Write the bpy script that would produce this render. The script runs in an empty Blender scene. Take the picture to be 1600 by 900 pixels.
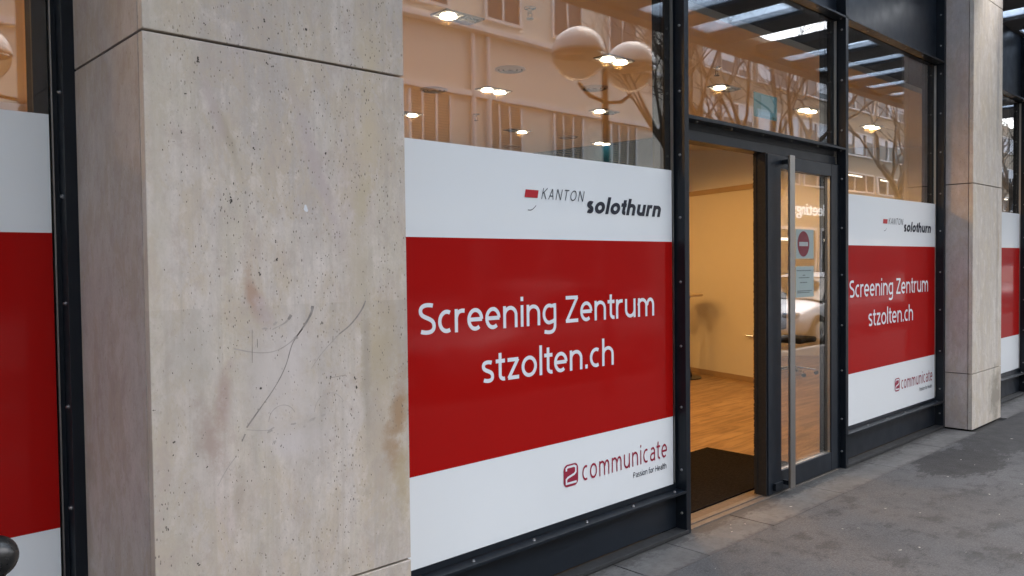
import bpy, bmesh, math, random
from mathutils import Vector, Matrix, noise
random.seed(7)
R = math.radians
SC = bpy.context.scene
COL = SC.collection

# ------------------------------------------------------------------ camera
cam_d = bpy.data.cameras.new('camera'); cam = bpy.data.objects.new('camera', cam_d); COL.objects.link(cam)
F, YAW, PITCH, ROLL, DIST, H = 1259.854, 0.75898, R(-1.6403), R(-0.668), 2.7941, 1.6
fw = Vector((math.sin(YAW)*math.cos(PITCH), math.cos(YAW)*math.cos(PITCH), math.sin(PITCH)))
rt = Vector((math.cos(YAW), -math.sin(YAW), 0)); up = rt.cross(fw)
r2 = rt*math.cos(ROLL) + up*math.sin(ROLL); u2 = -rt*math.sin(ROLL) + up*math.cos(ROLL)
m = Matrix((r2, u2, -fw)).transposed().to_4x4(); m.translation = (0, -DIST, H)
cam.matrix_world = m
cam_d.sensor_width = 36; cam_d.lens = 36*F/1600; cam_d.clip_end = 600; cam_d.clip_start = .05
SC.camera = cam

# ------------------------------------------------------------------ light
SUN_EL, SUN_AZ = 60, 108            # azimuth: direction the sun stands in, measured from +y towards +x
wd = bpy.data.worlds.new('World'); SC.world = wd; wd.use_nodes = True
nt = wd.node_tree; bg = nt.nodes['Background']
sky = nt.nodes.new('ShaderNodeTexSky'); sky.sky_type = 'NISHITA'; sky.sun_disc = False
sky.sun_elevation = R(SUN_EL); sky.sun_rotation = R(SUN_AZ); sky.air_density = 1.0; sky.dust_density = 4.0; sky.ozone_density = 1.0
hs = nt.nodes.new('ShaderNodeHueSaturation'); hs.inputs['Saturation'].default_value = 0.8
nt.links.new(sky.outputs[0], hs.inputs['Color']); nt.links.new(hs.outputs[0], bg.inputs[0]); bg.inputs[1].default_value = 0.15
sl = bpy.data.lights.new('sun', 'SUN'); sl.energy = 1.5; sl.angle = R(105); sl.color = (1, .985, .96)
so = bpy.data.objects.new('sun', sl); COL.objects.link(so)
sd = Vector((math.sin(R(SUN_AZ))*math.cos(R(SUN_EL)), math.cos(R(SUN_AZ))*math.cos(R(SUN_EL)), math.sin(R(SUN_EL))))
so.rotation_euler = sd.to_track_quat('Z', 'Y').to_euler()
SC.view_settings.view_transform = 'Standard'; SC.view_settings.look = 'None'; SC.view_settings.exposure = 1.88; SC.view_settings.gamma = 1
SC.render.engine = 'CYCLES'
cy = SC.cycles
cy.use_denoising = True; cy.transparent_max_bounces = 24; cy.max_bounces = 8; cy.diffuse_bounces = 4; cy.glossy_bounces = 4
cy.transmission_bounces = 6; cy.sample_clamp_indirect = 6.0; cy.caustics_reflective = False; cy.caustics_refractive = False; cy.blur_glossy = 0.5

# ------------------------------------------------------------------ materials
class N:
    """small node-graph helper"""
    def __init__(s, name):
        s.m = bpy.data.materials.new(name); s.m.use_nodes = True; s.t = s.m.node_tree
        s.b = s.t.nodes['Principled BSDF']; s.out = s.t.nodes['Material Output']
        s.co = s.t.nodes.new('ShaderNodeTexCoord').outputs['Object']
    def n(s, ty, **kw):
        nd = s.t.nodes.new(ty)
        for k, v in kw.items():
            if k.startswith('_'): setattr(nd, k[1:], v)
        return nd
    def link(s, a, b): s.t.links.new(a, b)
    def put(s, inp, v):
        if hasattr(v, 'is_linked') or isinstance(v, bpy.types.NodeSocket): s.link(v, inp)
        else: inp.default_value = v
    def map(s, scale=(1, 1, 1), loc=(0, 0, 0), rot=(0, 0, 0)):
        nd = s.t.nodes.new('ShaderNodeMapping'); nd.inputs['Scale'].default_value = scale; nd.inputs['Location'].default_value = loc
        nd.inputs['Rotation'].default_value = rot; s.link(s.co, nd.inputs[0]); return nd.outputs[0]
    def noise(s, scale, vec=None, detail=4, rough=.55, dist=0.):
        nd = s.t.nodes.new('ShaderNodeTexNoise'); nd.inputs['Scale'].default_value = scale; nd.inputs['Detail'].default_value = detail
        nd.inputs['Roughness'].default_value = rough; nd.inputs['Distortion'].default_value = dist
        s.link(vec or s.co, nd.inputs['Vector']); return nd.outputs['Fac']
    def voro(s, scale, vec=None, feature='F1', rnd=1., out='Distance'):
        nd = s.t.nodes.new('ShaderNodeTexVoronoi'); nd.feature = feature; nd.inputs['Scale'].default_value = scale
        nd.inputs['Randomness'].default_value = rnd; s.link(vec or s.co, nd.inputs['Vector']); return nd.outputs[out]
    def ramp(s, fac, a, b, lo=0., hi=1.):
        nd = s.t.nodes.new('ShaderNodeMapRange'); nd.inputs['From Min'].default_value = a; nd.inputs['From Max'].default_value = b
        nd.inputs['To Min'].default_value = lo; nd.inputs['To Max'].default_value = hi; s.link(fac, nd.inputs['Value']); return nd.outputs[0]
    def mix(s, fac, a, b, mode='MIX'):
        nd = s.t.nodes.new('ShaderNodeMix'); nd.data_type = 'RGBA'; nd.blend_type = mode
        s.put(nd.inputs['Factor'], fac)
        for i, v in ((6, a), (7, b)):
            if isinstance(v, tuple): nd.inputs[i].default_value = (*v[:3], 1)
            else: s.link(v, nd.inputs[i])
        return nd.outputs[2]
    def math(s, op, a, b=None, c=None):
        nd = s.t.nodes.new('ShaderNodeMath'); nd.operation = op
        for i, v in enumerate((a, b, c)):
            if v is None: continue
            if isinstance(v, (int, float)): nd.inputs[i].default_value = v
            else: s.link(v, nd.inputs[i])
        return nd.outputs[0]
    def bump(s, h, strength=.3, dist=.01):
        nd = s.t.nodes.new('ShaderNodeBump'); nd.inputs['Strength'].default_value = strength; nd.inputs['Distance'].default_value = dist
        s.link(h, nd.inputs['Height']); s.link(nd.outputs[0], s.b.inputs['Normal'])
    def base(s, v):
        if isinstance(v, tuple): s.b.inputs['Base Color'].default_value = (*v[:3], 1)
        else: s.link(v, s.b.inputs['Base Color'])
        return s
    def set(s, **kw):
        for k, v in kw.items(): s.put(s.b.inputs[k.replace('_', ' ')], v)
        return s
    def sep(s):
        nd = s.t.nodes.new('ShaderNodeSeparateXYZ'); s.link(s.co, nd.inputs[0]); return nd.outputs

def simple(name, col, rough=.5, metal=0., var=.08, scale=6., bump=0., spec=.5):
    q = N(name); n = q.noise(scale, detail=5)
    lo = tuple(c*(1-var) for c in col); hi = tuple(min(1, c*(1+var)) for c in col)
    q.base(q.mix(n, lo, hi)); q.set(Metallic=metal, Specular_IOR_Level=spec)
    q.put(q.b.inputs['Roughness'], q.ramp(q.noise(scale*3), .3, .7, max(0, rough-.06), min(1, rough+.06)))
    if bump: q.bump(q.noise(scale*8), bump, .004)
    return q.m

def travertine(name, stains=(), base=(.545, .485, .435), warm=(.50, .44, .355), dark=(.42, .37, .335), fade=False, pit=1.):
    q = N(name)
    v = q.map(scale=(1, 1, .28)); n1 = q.noise(5.5, v, 6, .6, .6); n2 = q.noise(2.6, q.map(scale=(1.2, 1, .35), loc=(3, 1, 4)), 5, .6, .8)
    n3 = q.noise(38, q.map(scale=(1, 1, .35)), 5, .65); n4 = q.noise(150, None, 3, .7)
    c = q.mix(q.ramp(n1, .42, .58), base, warm)
    c = q.mix(q.ramp(n2, .46, .62, 0, .9), c, dark)
    c = q.mix(q.ramp(q.noise(3.1, q.map(scale=(1.3, 1, .4), loc=(9, 2, 1)), 4), .55, .75, 0, .55), c, (.50, .40, .37))
    c = q.mix(q.ramp(n3, .42, .72, 0, .42), c, (.36, .32, .28))
    c = q.mix(q.ramp(n4, .35, .75, 0, .22), c, (.60, .56, .50))
    b1 = q.noise(8., q.map(scale=(1.1, 1, .55), loc=(2, 4, 7)), 8, .72, .5); b2 = q.noise(13., q.map(scale=(1, 1, .6), loc=(8, 1, 3)), 8, .75, .3)
    c = q.mix(q.ramp(b1, .47, .58, 0, .75), c, tuple(k*f for k, f in zip(base, (.88, .83, .71))))
    c = q.mix(q.ramp(b2, .51, .62, 0, .7), c, tuple(k*f for k, f in zip(base, (.80, .75, .72))))
    c = q.mix(q.ramp(b2, .47, .36, 0, .65), c, tuple(min(1, k*1.12) for k in base))
    c = q.mix(q.ramp(q.noise(95, q.map(scale=(1, 1, .6)), 4, .8), .54, .72, 0, .45), c, tuple(k*.62 for k in base))
    # thin vertical bedding veins
    vv = q.noise(60, q.map(scale=(1, 1, .035)), 3, .5)
    c = q.mix(q.ramp(vv, .5, .75, 0, .5), c, (.40, .35, .30))
    X, Y, Z = q.sep()[0], q.sep()[1], q.sep()[2]
    dn = q.noise(9, None, 6, .75)
    for (sx, sz, rx, rz, tilt, col, st) in stains:
        dx = q.math('SUBTRACT', X, sx); dz = q.math('SUBTRACT', Z, sz)
        dx = q.math('SUBTRACT', dx, q.math('MULTIPLY', dz, tilt))
        d = q.math('ADD', q.math('POWER', q.math('DIVIDE', q.math('ABSOLUTE', dx), rx), 2.), q.math('POWER', q.math('DIVIDE', q.math('ABSOLUTE', dz), rz), 2.))
        d = q.math('ADD', q.math('SQRT', d), q.ramp(dn, .3, .7, -.55, .55))
        c = q.mix(q.ramp(d, 1.2, .3, 0, min(.95, st*1.45)), c, col)
    if fade:   # cleaned zone above, grimier stone below a level line
        k = q.ramp(Z, 1.4735, 1.4765, 1., 0.)
        g = q.ramp(q.noise(3.0, q.map(scale=(1.6, 1, .3), loc=(1, 7, 0)), 4), .42, .60, .0, .42)
        c = q.mix(q.math('MULTIPLY', k, g), c, (.32, .285, .24))
        low = q.ramp(q.noise(22, None, 5, .7), .5, .72, 0, .4); c = q.mix(q.math('MULTIPLY', q.ramp(Z, 1.1, .5, 0, 1), low), c, (.30, .265, .225))
    # pits
    msk = q.ramp(q.noise(4.2, q.map(scale=(1, 1, .3), loc=(5, 5, 5)), 3), .42, .55)
    p1 = q.voro(46, q.map(scale=(1, 1, .55))); p2 = q.voro(95, q.map(scale=(1, 1, .5), loc=(2, 2, 2)))
    pa = q.math('MULTIPLY', q.ramp(p1, .16, .10), q.ramp(q.voro(42, q.map(scale=(1, 1, .55)), out='Color'), .70, .74))
    pb = q.math('MULTIPLY', q.ramp(p2, .22, .14), q.ramp(q.voro(95, q.map(scale=(1, 1, .5), loc=(2, 2, 2)), out='Color'), .66, .7))
    pits = q.math('MULTIPLY', q.math('MAXIMUM', pa, pb), q.math('MULTIPLY', msk, pit))
    c = q.mix(q.math('MULTIPLY', pits, .8), c, (.14, .12, .10))
    q.base(c); q.set(Roughness=.72, Specular_IOR_Level=.3)
    h = q.math('SUBTRACT', q.math('MULTIPLY', n3, .25), pits); q.bump(h, .5, .003)
    return q.m

def glass_mat(name, f0=.068, tint=(.97, .985, .98)):
    q = N(name); q.t.nodes.remove(q.b)
    lw = q.n('ShaderNodeLayerWeight'); lw.inputs['Blend'].default_value = .5
    F1 = q.math('ADD', q.math('MULTIPLY', q.math('POWER', lw.outputs['Facing'], 5.), 1-f0), f0)     # Schlick, same from both sides
    F2 = q.math('DIVIDE', q.math('MULTIPLY', F1, 2.), q.math('ADD', F1, 1.))                        # front and back of one pane
    tr = q.n('ShaderNodeBsdfTransparent'); tr.inputs[0].default_value = (*tint, 1)
    gl = q.n('ShaderNodeBsdfGlossy'); gl.inputs['Roughness'].default_value = 0.0
    # very slight float-glass waviness
    bp = q.n('ShaderNodeBump'); bp.inputs['Strength'].default_value = .018; bp.inputs['Distance'].default_value = .02
    q.link(q.noise(2.2, q.map(scale=(1, 1, .7)), 2), bp.inputs['Height']); q.link(bp.outputs[0], gl.inputs['Normal'])
    mx = q.n('ShaderNodeMixShader'); q.link(F2, mx.inputs[0]); q.link(tr.outputs[0], mx.inputs[1]); q.link(gl.outputs[0], mx.inputs[2])
    q.link(mx.outputs[0], q.out.inputs['Surface']); return q.m

def emit(name, col, s):
    q = N(name); q.base((.8, .8, .8)); q.set(Emission_Strength=s); q.b.inputs['Emission Color'].default_value = (*col, 1); return q.m

def film_mat(name, col, rough=.08):
    q = N(name); q.base(q.mix(q.noise(1.3, None, 4), tuple(c*.96 for c in col), tuple(min(1, c*1.03) for c in col)))
    q.set(Roughness=.5, Specular_IOR_Level=.15, Coat_Weight=.42, Coat_Roughness=rough, Coat_IOR=1.45)
    bn = q.n('ShaderNodeBump'); bn.inputs['Strength'].default_value = .06; bn.inputs['Distance'].default_value = .02
    q.link(q.noise(1.6, None, 2), bn.inputs['Height']); q.link(bn.outputs[0], q.b.inputs['Coat Normal'])
    return q.m

# asphalt
def asphalt(name, stains):
    q = N(name)
    n1 = q.noise(1.3, None, 6, .62); n2 = q.noise(7, None, 6, .7); n3 = q.noise(85, None, 4, .85); v = q.voro(120)
    c = q.mix(q.ramp(n1, .35, .68), (.069, .071, .073), (.096, .098, .100))
    c = q.mix(q.ramp(n2, .53, .66, 0, .75), c, (.044, .0435, .043))
    c = q.mix(q.ramp(q.noise(2.2, q.map(scale=(1, 2.2, 1), loc=(4, 0, 0)), 8, .78), .56, .62, 0, .75), c, (.037, .036, .0355))
    c = q.mix(q.ramp(v, .45, .1, 0, .7), c, (.15, .15, .15))
    c = q.mix(q.ramp(q.noise(34, None, 6, .8), .52, .66, 0, .45), c, (.045, .0445, .044))
    c = q.mix(q.ramp(n3, .46, .66, 0, .75), c, (.035, .034, .034))
    dn = q.noise(9, q.map(scale=(.7, 1.4, 1)), 8, .82); wetf = None
    S = q.sep()
    for (sx, sy, rx, ry, col, st, wet) in stains:
        d = q.math('ADD', q.math('POWER', q.math('DIVIDE', q.math('ABSOLUTE', q.math('SUBTRACT', S[0], sx)), rx), 2.),
                   q.math('POWER', q.math('DIVIDE', q.math('ABSOLUTE', q.math('SUBTRACT', S[1], sy)), ry), 2.))
        d = q.math('ADD', q.math('SQRT', d), q.ramp(dn, .3, .7, -.4, .4) if wet else q.ramp(dn, .35, .65, -.9, .9))
        k = q.ramp(d, 1.05 if wet else 1.2, .95 if wet else .4, 0, st)
        c = q.mix(k, c, col)
        if wet: wetf = k if wetf is None else q.math('MAXIMUM', wetf, k)
    q.base(c); rgh = q.ramp(n2, .3, .7, .78, .92)
    if wetf is not None:
        nd = q.math('SUBTRACT', rgh, q.math('MULTIPLY', wetf, .12)); q.put(q.b.inputs['Roughness'], nd)
    q.set(Specular_IOR_Level=.35)
    q.bump(q.math('ADD', q.math('MULTIPLY', v, .6), n3), .55, .004)
    return q.m

def slab_mat():
    q = N('paving_stone'); n = q.noise(4, None, 6, .7); n2 = q.noise(24, None, 5, .7)
    c = q.mix(q.ramp(n, .35, .68), (.085, .084, .082), (.14, .138, .133)); c = q.mix(q.ramp(n2, .5, .72, 0, .6), c, (.058, .055, .052))
    c = q.mix(q.ramp(q.noise(260), .5, .8, 0, .5), c, (.18, .176, .172))
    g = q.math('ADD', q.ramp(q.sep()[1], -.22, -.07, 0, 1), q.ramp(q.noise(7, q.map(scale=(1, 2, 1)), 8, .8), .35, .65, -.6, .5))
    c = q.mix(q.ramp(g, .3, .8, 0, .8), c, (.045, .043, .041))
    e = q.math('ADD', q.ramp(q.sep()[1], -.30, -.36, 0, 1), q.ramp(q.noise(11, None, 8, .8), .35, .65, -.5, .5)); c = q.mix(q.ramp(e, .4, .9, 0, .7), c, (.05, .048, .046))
    q.base(c); q.set(Roughness=.78, Specular_IOR_Level=.3); q.bump(n2, .4, .006); return q.m

def wood_floor():
    q = N('laminate')
    br = q.n('ShaderNodeTexBrick'); br.offset = .37; br.inputs['Scale'].default_value = 1.; br.inputs['Brick Width'].default_value = 1.2; br.inputs['Row Height'].default_value = .19
    br.inputs['Mortar Size'].default_value = .0022; br.inputs['Color1'].default_value = (.0, .0, .0, 1); br.inputs['Color2'].default_value = (1, 1, 1, 1); br.inputs['Mortar'].default_value = (.5, .5, .5, 1)
    q.link(q.map(rot=(0, 0, 0)), br.inputs[0])
    g = q.noise(2.4, q.map(scale=(.8, 6, 1)), 6, .65, .8)
    c = q.mix(br.outputs['Color'], (.27, .175, .09), (.36, .24, .13)); c = q.mix(q.ramp(g, .44, .60, 0, .9), c, (.155, .09, .045)); c = q.mix(br.outputs['Fac'], c, (.10, .06, .035))
    q.base(c); q.set(Roughness=.38, Specular_IOR_Level=.4); return q.m

def mat_mat():
    q = N('mat_fibre'); q.base(q.mix(q.ramp(q.noise(90, q.map(scale=(.3, 1, 1)), 3), .4, .65), (.005, .0038, .003), (.014, .011, .009))); q.set(Roughness=.95, Specular_IOR_Level=.05); q.bump(q.noise(300), .8, .004); return q.m

STEEL = simple('anthracite_steel', (.008, .0115, .0165), .36, 0., .35, 5., .05, .28)
STEEL2 = simple('anthracite_panel', (.011, .0155, .022), .36, 0., .4, 2.5, .03, .32)
STEELD = simple('worn_steel', (.026, .027, .028), .6, 0., .45, 7., .1, .4)
BLACK = simple('black_rubber', (.006, .006, .006), .85, 0., .1, 20.)
MATTE = simple('matte_black_inner', (.008, .009, .011), .9, 0, .2, 6., 0, .05)
BOLT = simple('galvanised_bolt', (.26, .26, .26), .42, 1., .1, 30.)
ALU = simple('brushed_aluminium', (.38, .375, .36), .36, 1., .08, 12.)
BRASS = simple('threshold_metal', (.13, .115, .10), .5, .35, .35, 14., .1)
GLASS = glass_mat('pane_glass'); GLASS2 = glass_mat('door_pane_glass')
WHITE = film_mat('white_film', (.76, .79, .795)); RED = film_mat('red_film', (.36, .004, .003)); RED.node_tree.nodes['Principled BSDF'].inputs['Coat Weight'].default_value = .27; RED.node_tree.nodes['Principled BSDF'].inputs['Specular IOR Level'].default_value = .05
PWHITE = film_mat('white_print', (.74, .77, .80))
INK = film_mat('dark_print', (.022, .026, .04)); CRIM = film_mat('crimson_print', (.30, .022, .05)); LRED = film_mat('bright_red_print', (.45, .02, .03))
ST_STAINS = [
    (1.70, 1.12, .10, .40, 0, (.46, .375, .275), .42), (1.762, 1.07, .042, .17, .1, (.32, .19, .09), .62), (1.735, .93, .05, .09, 0, (.34, .22, .12), .55), (1.775, .80, .035, .16, 0, (.40, .32, .20), .5),
    (1.69, 1.27, .08, .18, 0, (.44, .365, .25), .65), (1.625, 1.2, .02, .38, 0, (.33, .29, .24), .45), (1.09, 1.19, .03, .12, .15, (.36, .27, .225), .6), (1.045, 1.06, .045, .12, -.2, (.37, .28, .235), .6),
    (1.195, 1.51, .026, .10, -.25, (.38, .26, .19), .6), (1.235, 1.44, .03, .06, -.3, (.43, .35, .33), .5), (1.12, 2.02, .018, .10, -.35, (.39, .33, .25), .6), (1.075, 2.11, .02, .12, -.3, (.43, .36, .33), .5),
    (1.655, 2.33, .06, .14, 0, (.50, .415, .29), .5), (1.645, 2.08, .045, .20, 0, (.50, .415, .29), .5), (1.62, 1.84, .04, .12, .2, (.45, .38, .26), .5),
    (1.46, 1.88, .03, .30, -.35, (.43, .36, .34), .5), (1.60, 1.62, .06, .2, .0, (.45, .385, .29), .45), (1.38, 1.06, .13, .03, .0, (.40, .34, .26), .35),
    (1.0, 1.35, .09, .11, 0, (.42, .385, .33), .4), (1.28, 1.24, .17, .18, 0, (.55, .50, .47), .5), (1.35, 1.02, .13, .08, .3, (.54, .49, .47), .45),
    (.90, 2.0, .03, .6, 0, (.46, .41, .33), .35), (1.13, .86, .02, .1, 0, (.35, .29, .23), .4)]
STONE1 = travertine('travertine_stained', ST_STAINS, fade=True)
STONE1S = travertine('travertine_side_shaded', (), (.41, .365, .34), (.385, .345, .315), (.35, .31, .29), pit=.6)  # same stone for the flanks, their shade put into a darker base colour
ST2 = [(8.95, .25, .2, .3, 0, (.26, .235, .19), .6), (8.98, 1.6, .04, .9, 0, (.36, .32, .27), .5), (9.02, 1.75, .03, .3, 0, (.40, .30, .2), .4), (8.98, 3.3, .05, .6, 0, (.33, .31, .28), .5)]
STONE2 = travertine('travertine_clean', ST2, (.61, .565, .51), (.59, .54, .46), (.52, .47, .41))
STONE2S = travertine('travertine_clean_side_shaded', [], (.50, .44, .42), (.47, .42, .39), (.43, .38, .36), pit=.7)  # flank copy of the clean stone, darkened in colour to stand for shade
CORE = simple('joint_dark', (.012, .011, .010), .9)  # near-black pillar core seen in the open joints between slabs
SCUFF = simple('scuff_grey', (.25, .225, .205), .9, 0, .5, 40.)
SCUFFL = simple('scuff_light', (.37, .335, .305), .9, 0, .3, 40.)
PITM = simple('pit_dark', (.07, .06, .052), .95, 0, .5, 60.)
PALE = simple('pale_patch', (.60, .62, .64), .8)
ASPH = asphalt('asphalt', [(6.95, -.62, .55, .30, (.018, .018, .018), .92, True), (8.8, -.62, 1.6, .35, (.02, .02, .02), .9, True), (10.5, -.8, 1.2, .5, (.022, .022, .022), .85, True)] +
               [(x, y, r, r*.7, (.030, .0295, .029), .6, False) for x, y, r in [(5.12, -1.21, .10), (4.92, -1.48, .10), (4.76, -1.38, .12), (6.06, -.98, .12), (4.37, -.75, .10), (4.41, -1.1, .10), (4.41, -.57, .08), (5.29, -1.01, .09), (5.43, -1.31, .1), (4.98, -.49, .08), (5.34, -.45, .1)]])
SLAB = slab_mat()
LAM = wood_floor(); MATF = mat_mat()
PLASTER = simple('interior_plaster', (.70, .66, .60), .85, 0, .04, 3.)
CEIL = simple('interior_ceiling_paint', (.72, .68, .62), .9, 0, .03, 2.)
BLUE = simple('dark_blue_paint', (.006, .035, .085), .95, 0, .15, 2., 0, 0.)
SHELL = simple('dark_soffit', (.03, .024, .02), .8)
CHROME = simple('chrome', (.6, .6, .6), .15, 1., .05)
FABRIC = simple('black_fabric', (.012, .012, .013), .9, 0, .3, 30.)
LAMPE = emit('lamp_glow', (1., .80, .55), 5.)

# ------------------------------------------------------------------ geometry helpers
def box(bm, x0, x1, y0, y1, z0, z1):
    vs = [bm.verts.new(p) for p in ((x0, y0, z0), (x1, y0, z0), (x1, y1, z0), (x0, y1, z0), (x0, y0, z1), (x1, y0, z1), (x1, y1, z1), (x0, y1, z1))]
    for f in ((0, 3, 2, 1), (4, 5, 6, 7), (0, 1, 5, 4), (1, 2, 6, 5), (2, 3, 7, 6), (3, 0, 4, 7)): bm.faces.new([vs[i] for i in f])
def tube(bm, pts, rad, n=8, cap=True):
    pts = [Vector(p) for p in pts]; rads = rad if isinstance(rad, (list, tuple)) else [rad]*len(pts)
    rings = []
    for i, p in enumerate(pts):
        d = (pts[min(i+1, len(pts)-1)] - pts[max(i-1, 0)]).normalized()
        a = d.orthogonal().normalized() if i == 0 else (rings_a - d*rings_a.dot(d)).normalized()
        rings_a = a; b = d.cross(a)
        rings.append([bm.verts.new(p + (a*math.cos(t) + b*math.sin(t))*rads[i]) for t in [2*math.pi*k/n for k in range(n)]])
    for r0, r1 in zip(rings, rings[1:]):
        for k in range(n): bm.faces.new((r0[k], r0[(k+1) % n], r1[(k+1) % n], r1[k]))
    if cap: bm.faces.new(rings[0][::-1]); bm.faces.new(rings[-1])
def lathe(bm, prof, c=(0, 0, 0), n=20):
    rings = [[bm.verts.new((c[0]+r*math.cos(2*math.pi*k/n), c[1]+r*math.sin(2*math.pi*k/n), c[2]+z)) for k in range(n)] for r, z in prof]
    for r0, r1 in zip(rings, rings[1:]):
        for k in range(n): bm.faces.new((r0[k], r0[(k+1) % n], r1[(k+1) % n], r1[k]))
    bm.faces.new(rings[0][::-1]); bm.faces.new(rings[-1])
def quad(bm, pts): bm.faces.new([bm.verts.new(p) for p in pts])
BASE = {}
def obj(name, bm, mat, parent=None, bevel=0., smooth=False, at=None):
    """links bm (world coordinates) as one mesh object; at = own origin"""
    bmesh.ops.recalc_face_normals(bm, faces=bm.faces)
    me = bpy.data.meshes.new(name); bm.to_mesh(me); bm.free()
    for mm in (mat if isinstance(mat, (list, tuple)) else [mat]): me.materials.append(mm)
    if smooth:
        for p in me.polygons: p.use_smooth = True
    o = bpy.data.objects.new(name, me); COL.objects.link(o)
    if parent:
        o.parent = parent
        if at is None: o.location = -base_of(parent)
        else: o.location = Vector(at) - base_of(parent)
        BASE[o.name] = Vector(at) if at is not None else Vector((0, 0, 0))
    else:
        if at is not None: o.location = at
        BASE[o.name] = Vector(at) if at is not None else Vector((0, 0, 0))
    if bevel:
        b = o.modifiers.new('bevel', 'BEVEL'); b.width = bevel; b.segments = 2; b.limit_method = 'ANGLE'
    return o
def base_of(o): return BASE[o.name]
def tag(o, label=None, cat=None, group=None, kind=None):
    for k, v in (('label', label), ('category', cat), ('group', group), ('kind', kind)):
        if v: o[k] = v
    return o
def thing(name, label, cat, loc=(0, 0, 0), group=None):
    o = bpy.data.objects.new(name, None); COL.objects.link(o); o.location = loc; BASE[o.name] = Vector(loc); o.empty_display_size = .1
    return tag(o, label, cat, group)
def B(name, dims, mat, parent=None, bevel=0., **k):
    bm = bmesh.new()
    for d in (dims if isinstance(dims[0], (list, tuple)) else [dims]): box(bm, *d)
    return obj(name, bm, mat, parent, bevel, **k)
def struct(o): o['kind'] = 'structure'; return o
def inst(src, parent, loc):
    c = src.copy(); COL.objects.link(c); c.parent = parent; c.location = Vector(loc) - (base_of(parent) if parent else Vector((0, 0, 0))); BASE[c.name] = Vector(loc); return c

def text_mesh(body, sx, sy, shear=0., bold=0., space=1., thick=0.0006):
    cu = bpy.data.curves.new('t', 'FONT'); cu.body = body; cu.offset = bold; cu.space_character = space; cu.resolution_u = 3
    cu.extrude = .001
    o = bpy.data.objects.new('t', cu); COL.objects.link(o)
    dg = bpy.context.evaluated_depsgraph_get(); me = bpy.data.meshes.new_from_object(o.evaluated_get(dg))
    bpy.data.objects.remove(o); bpy.data.curves.remove(cu)
    xs = [v.co.x for v in me.vertices]; x0 = min(xs)
    for v in me.vertices:
        x, y, z = v.co; v.co = ((x-x0)*sx + shear*y*sy, z*thick/.001, y*sy)
    return me, max(v.co.x for v in me.vertices)
def arc(cx, cy, rx, ry, a0, a1, n=14): return [(cx+rx*math.cos(R(a0+(a1-a0)*k/n)), cy+ry*math.sin(R(a0+(a1-a0)*k/n))) for k in range(n+1)]
def bez(p0, p1, p2, p3, n=12):
    o = []
    for k in range(n+1):
        t = k/n; a, b, c, d = (1-t)**3, 3*t*(1-t)**2, 3*t*t*(1-t), t**3
        o.append((a*p0[0]+b*p1[0]+c*p2[0]+d*p3[0], a*p0[1]+b*p1[1]+c*p2[1]+d*p3[1]))
    return o
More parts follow.
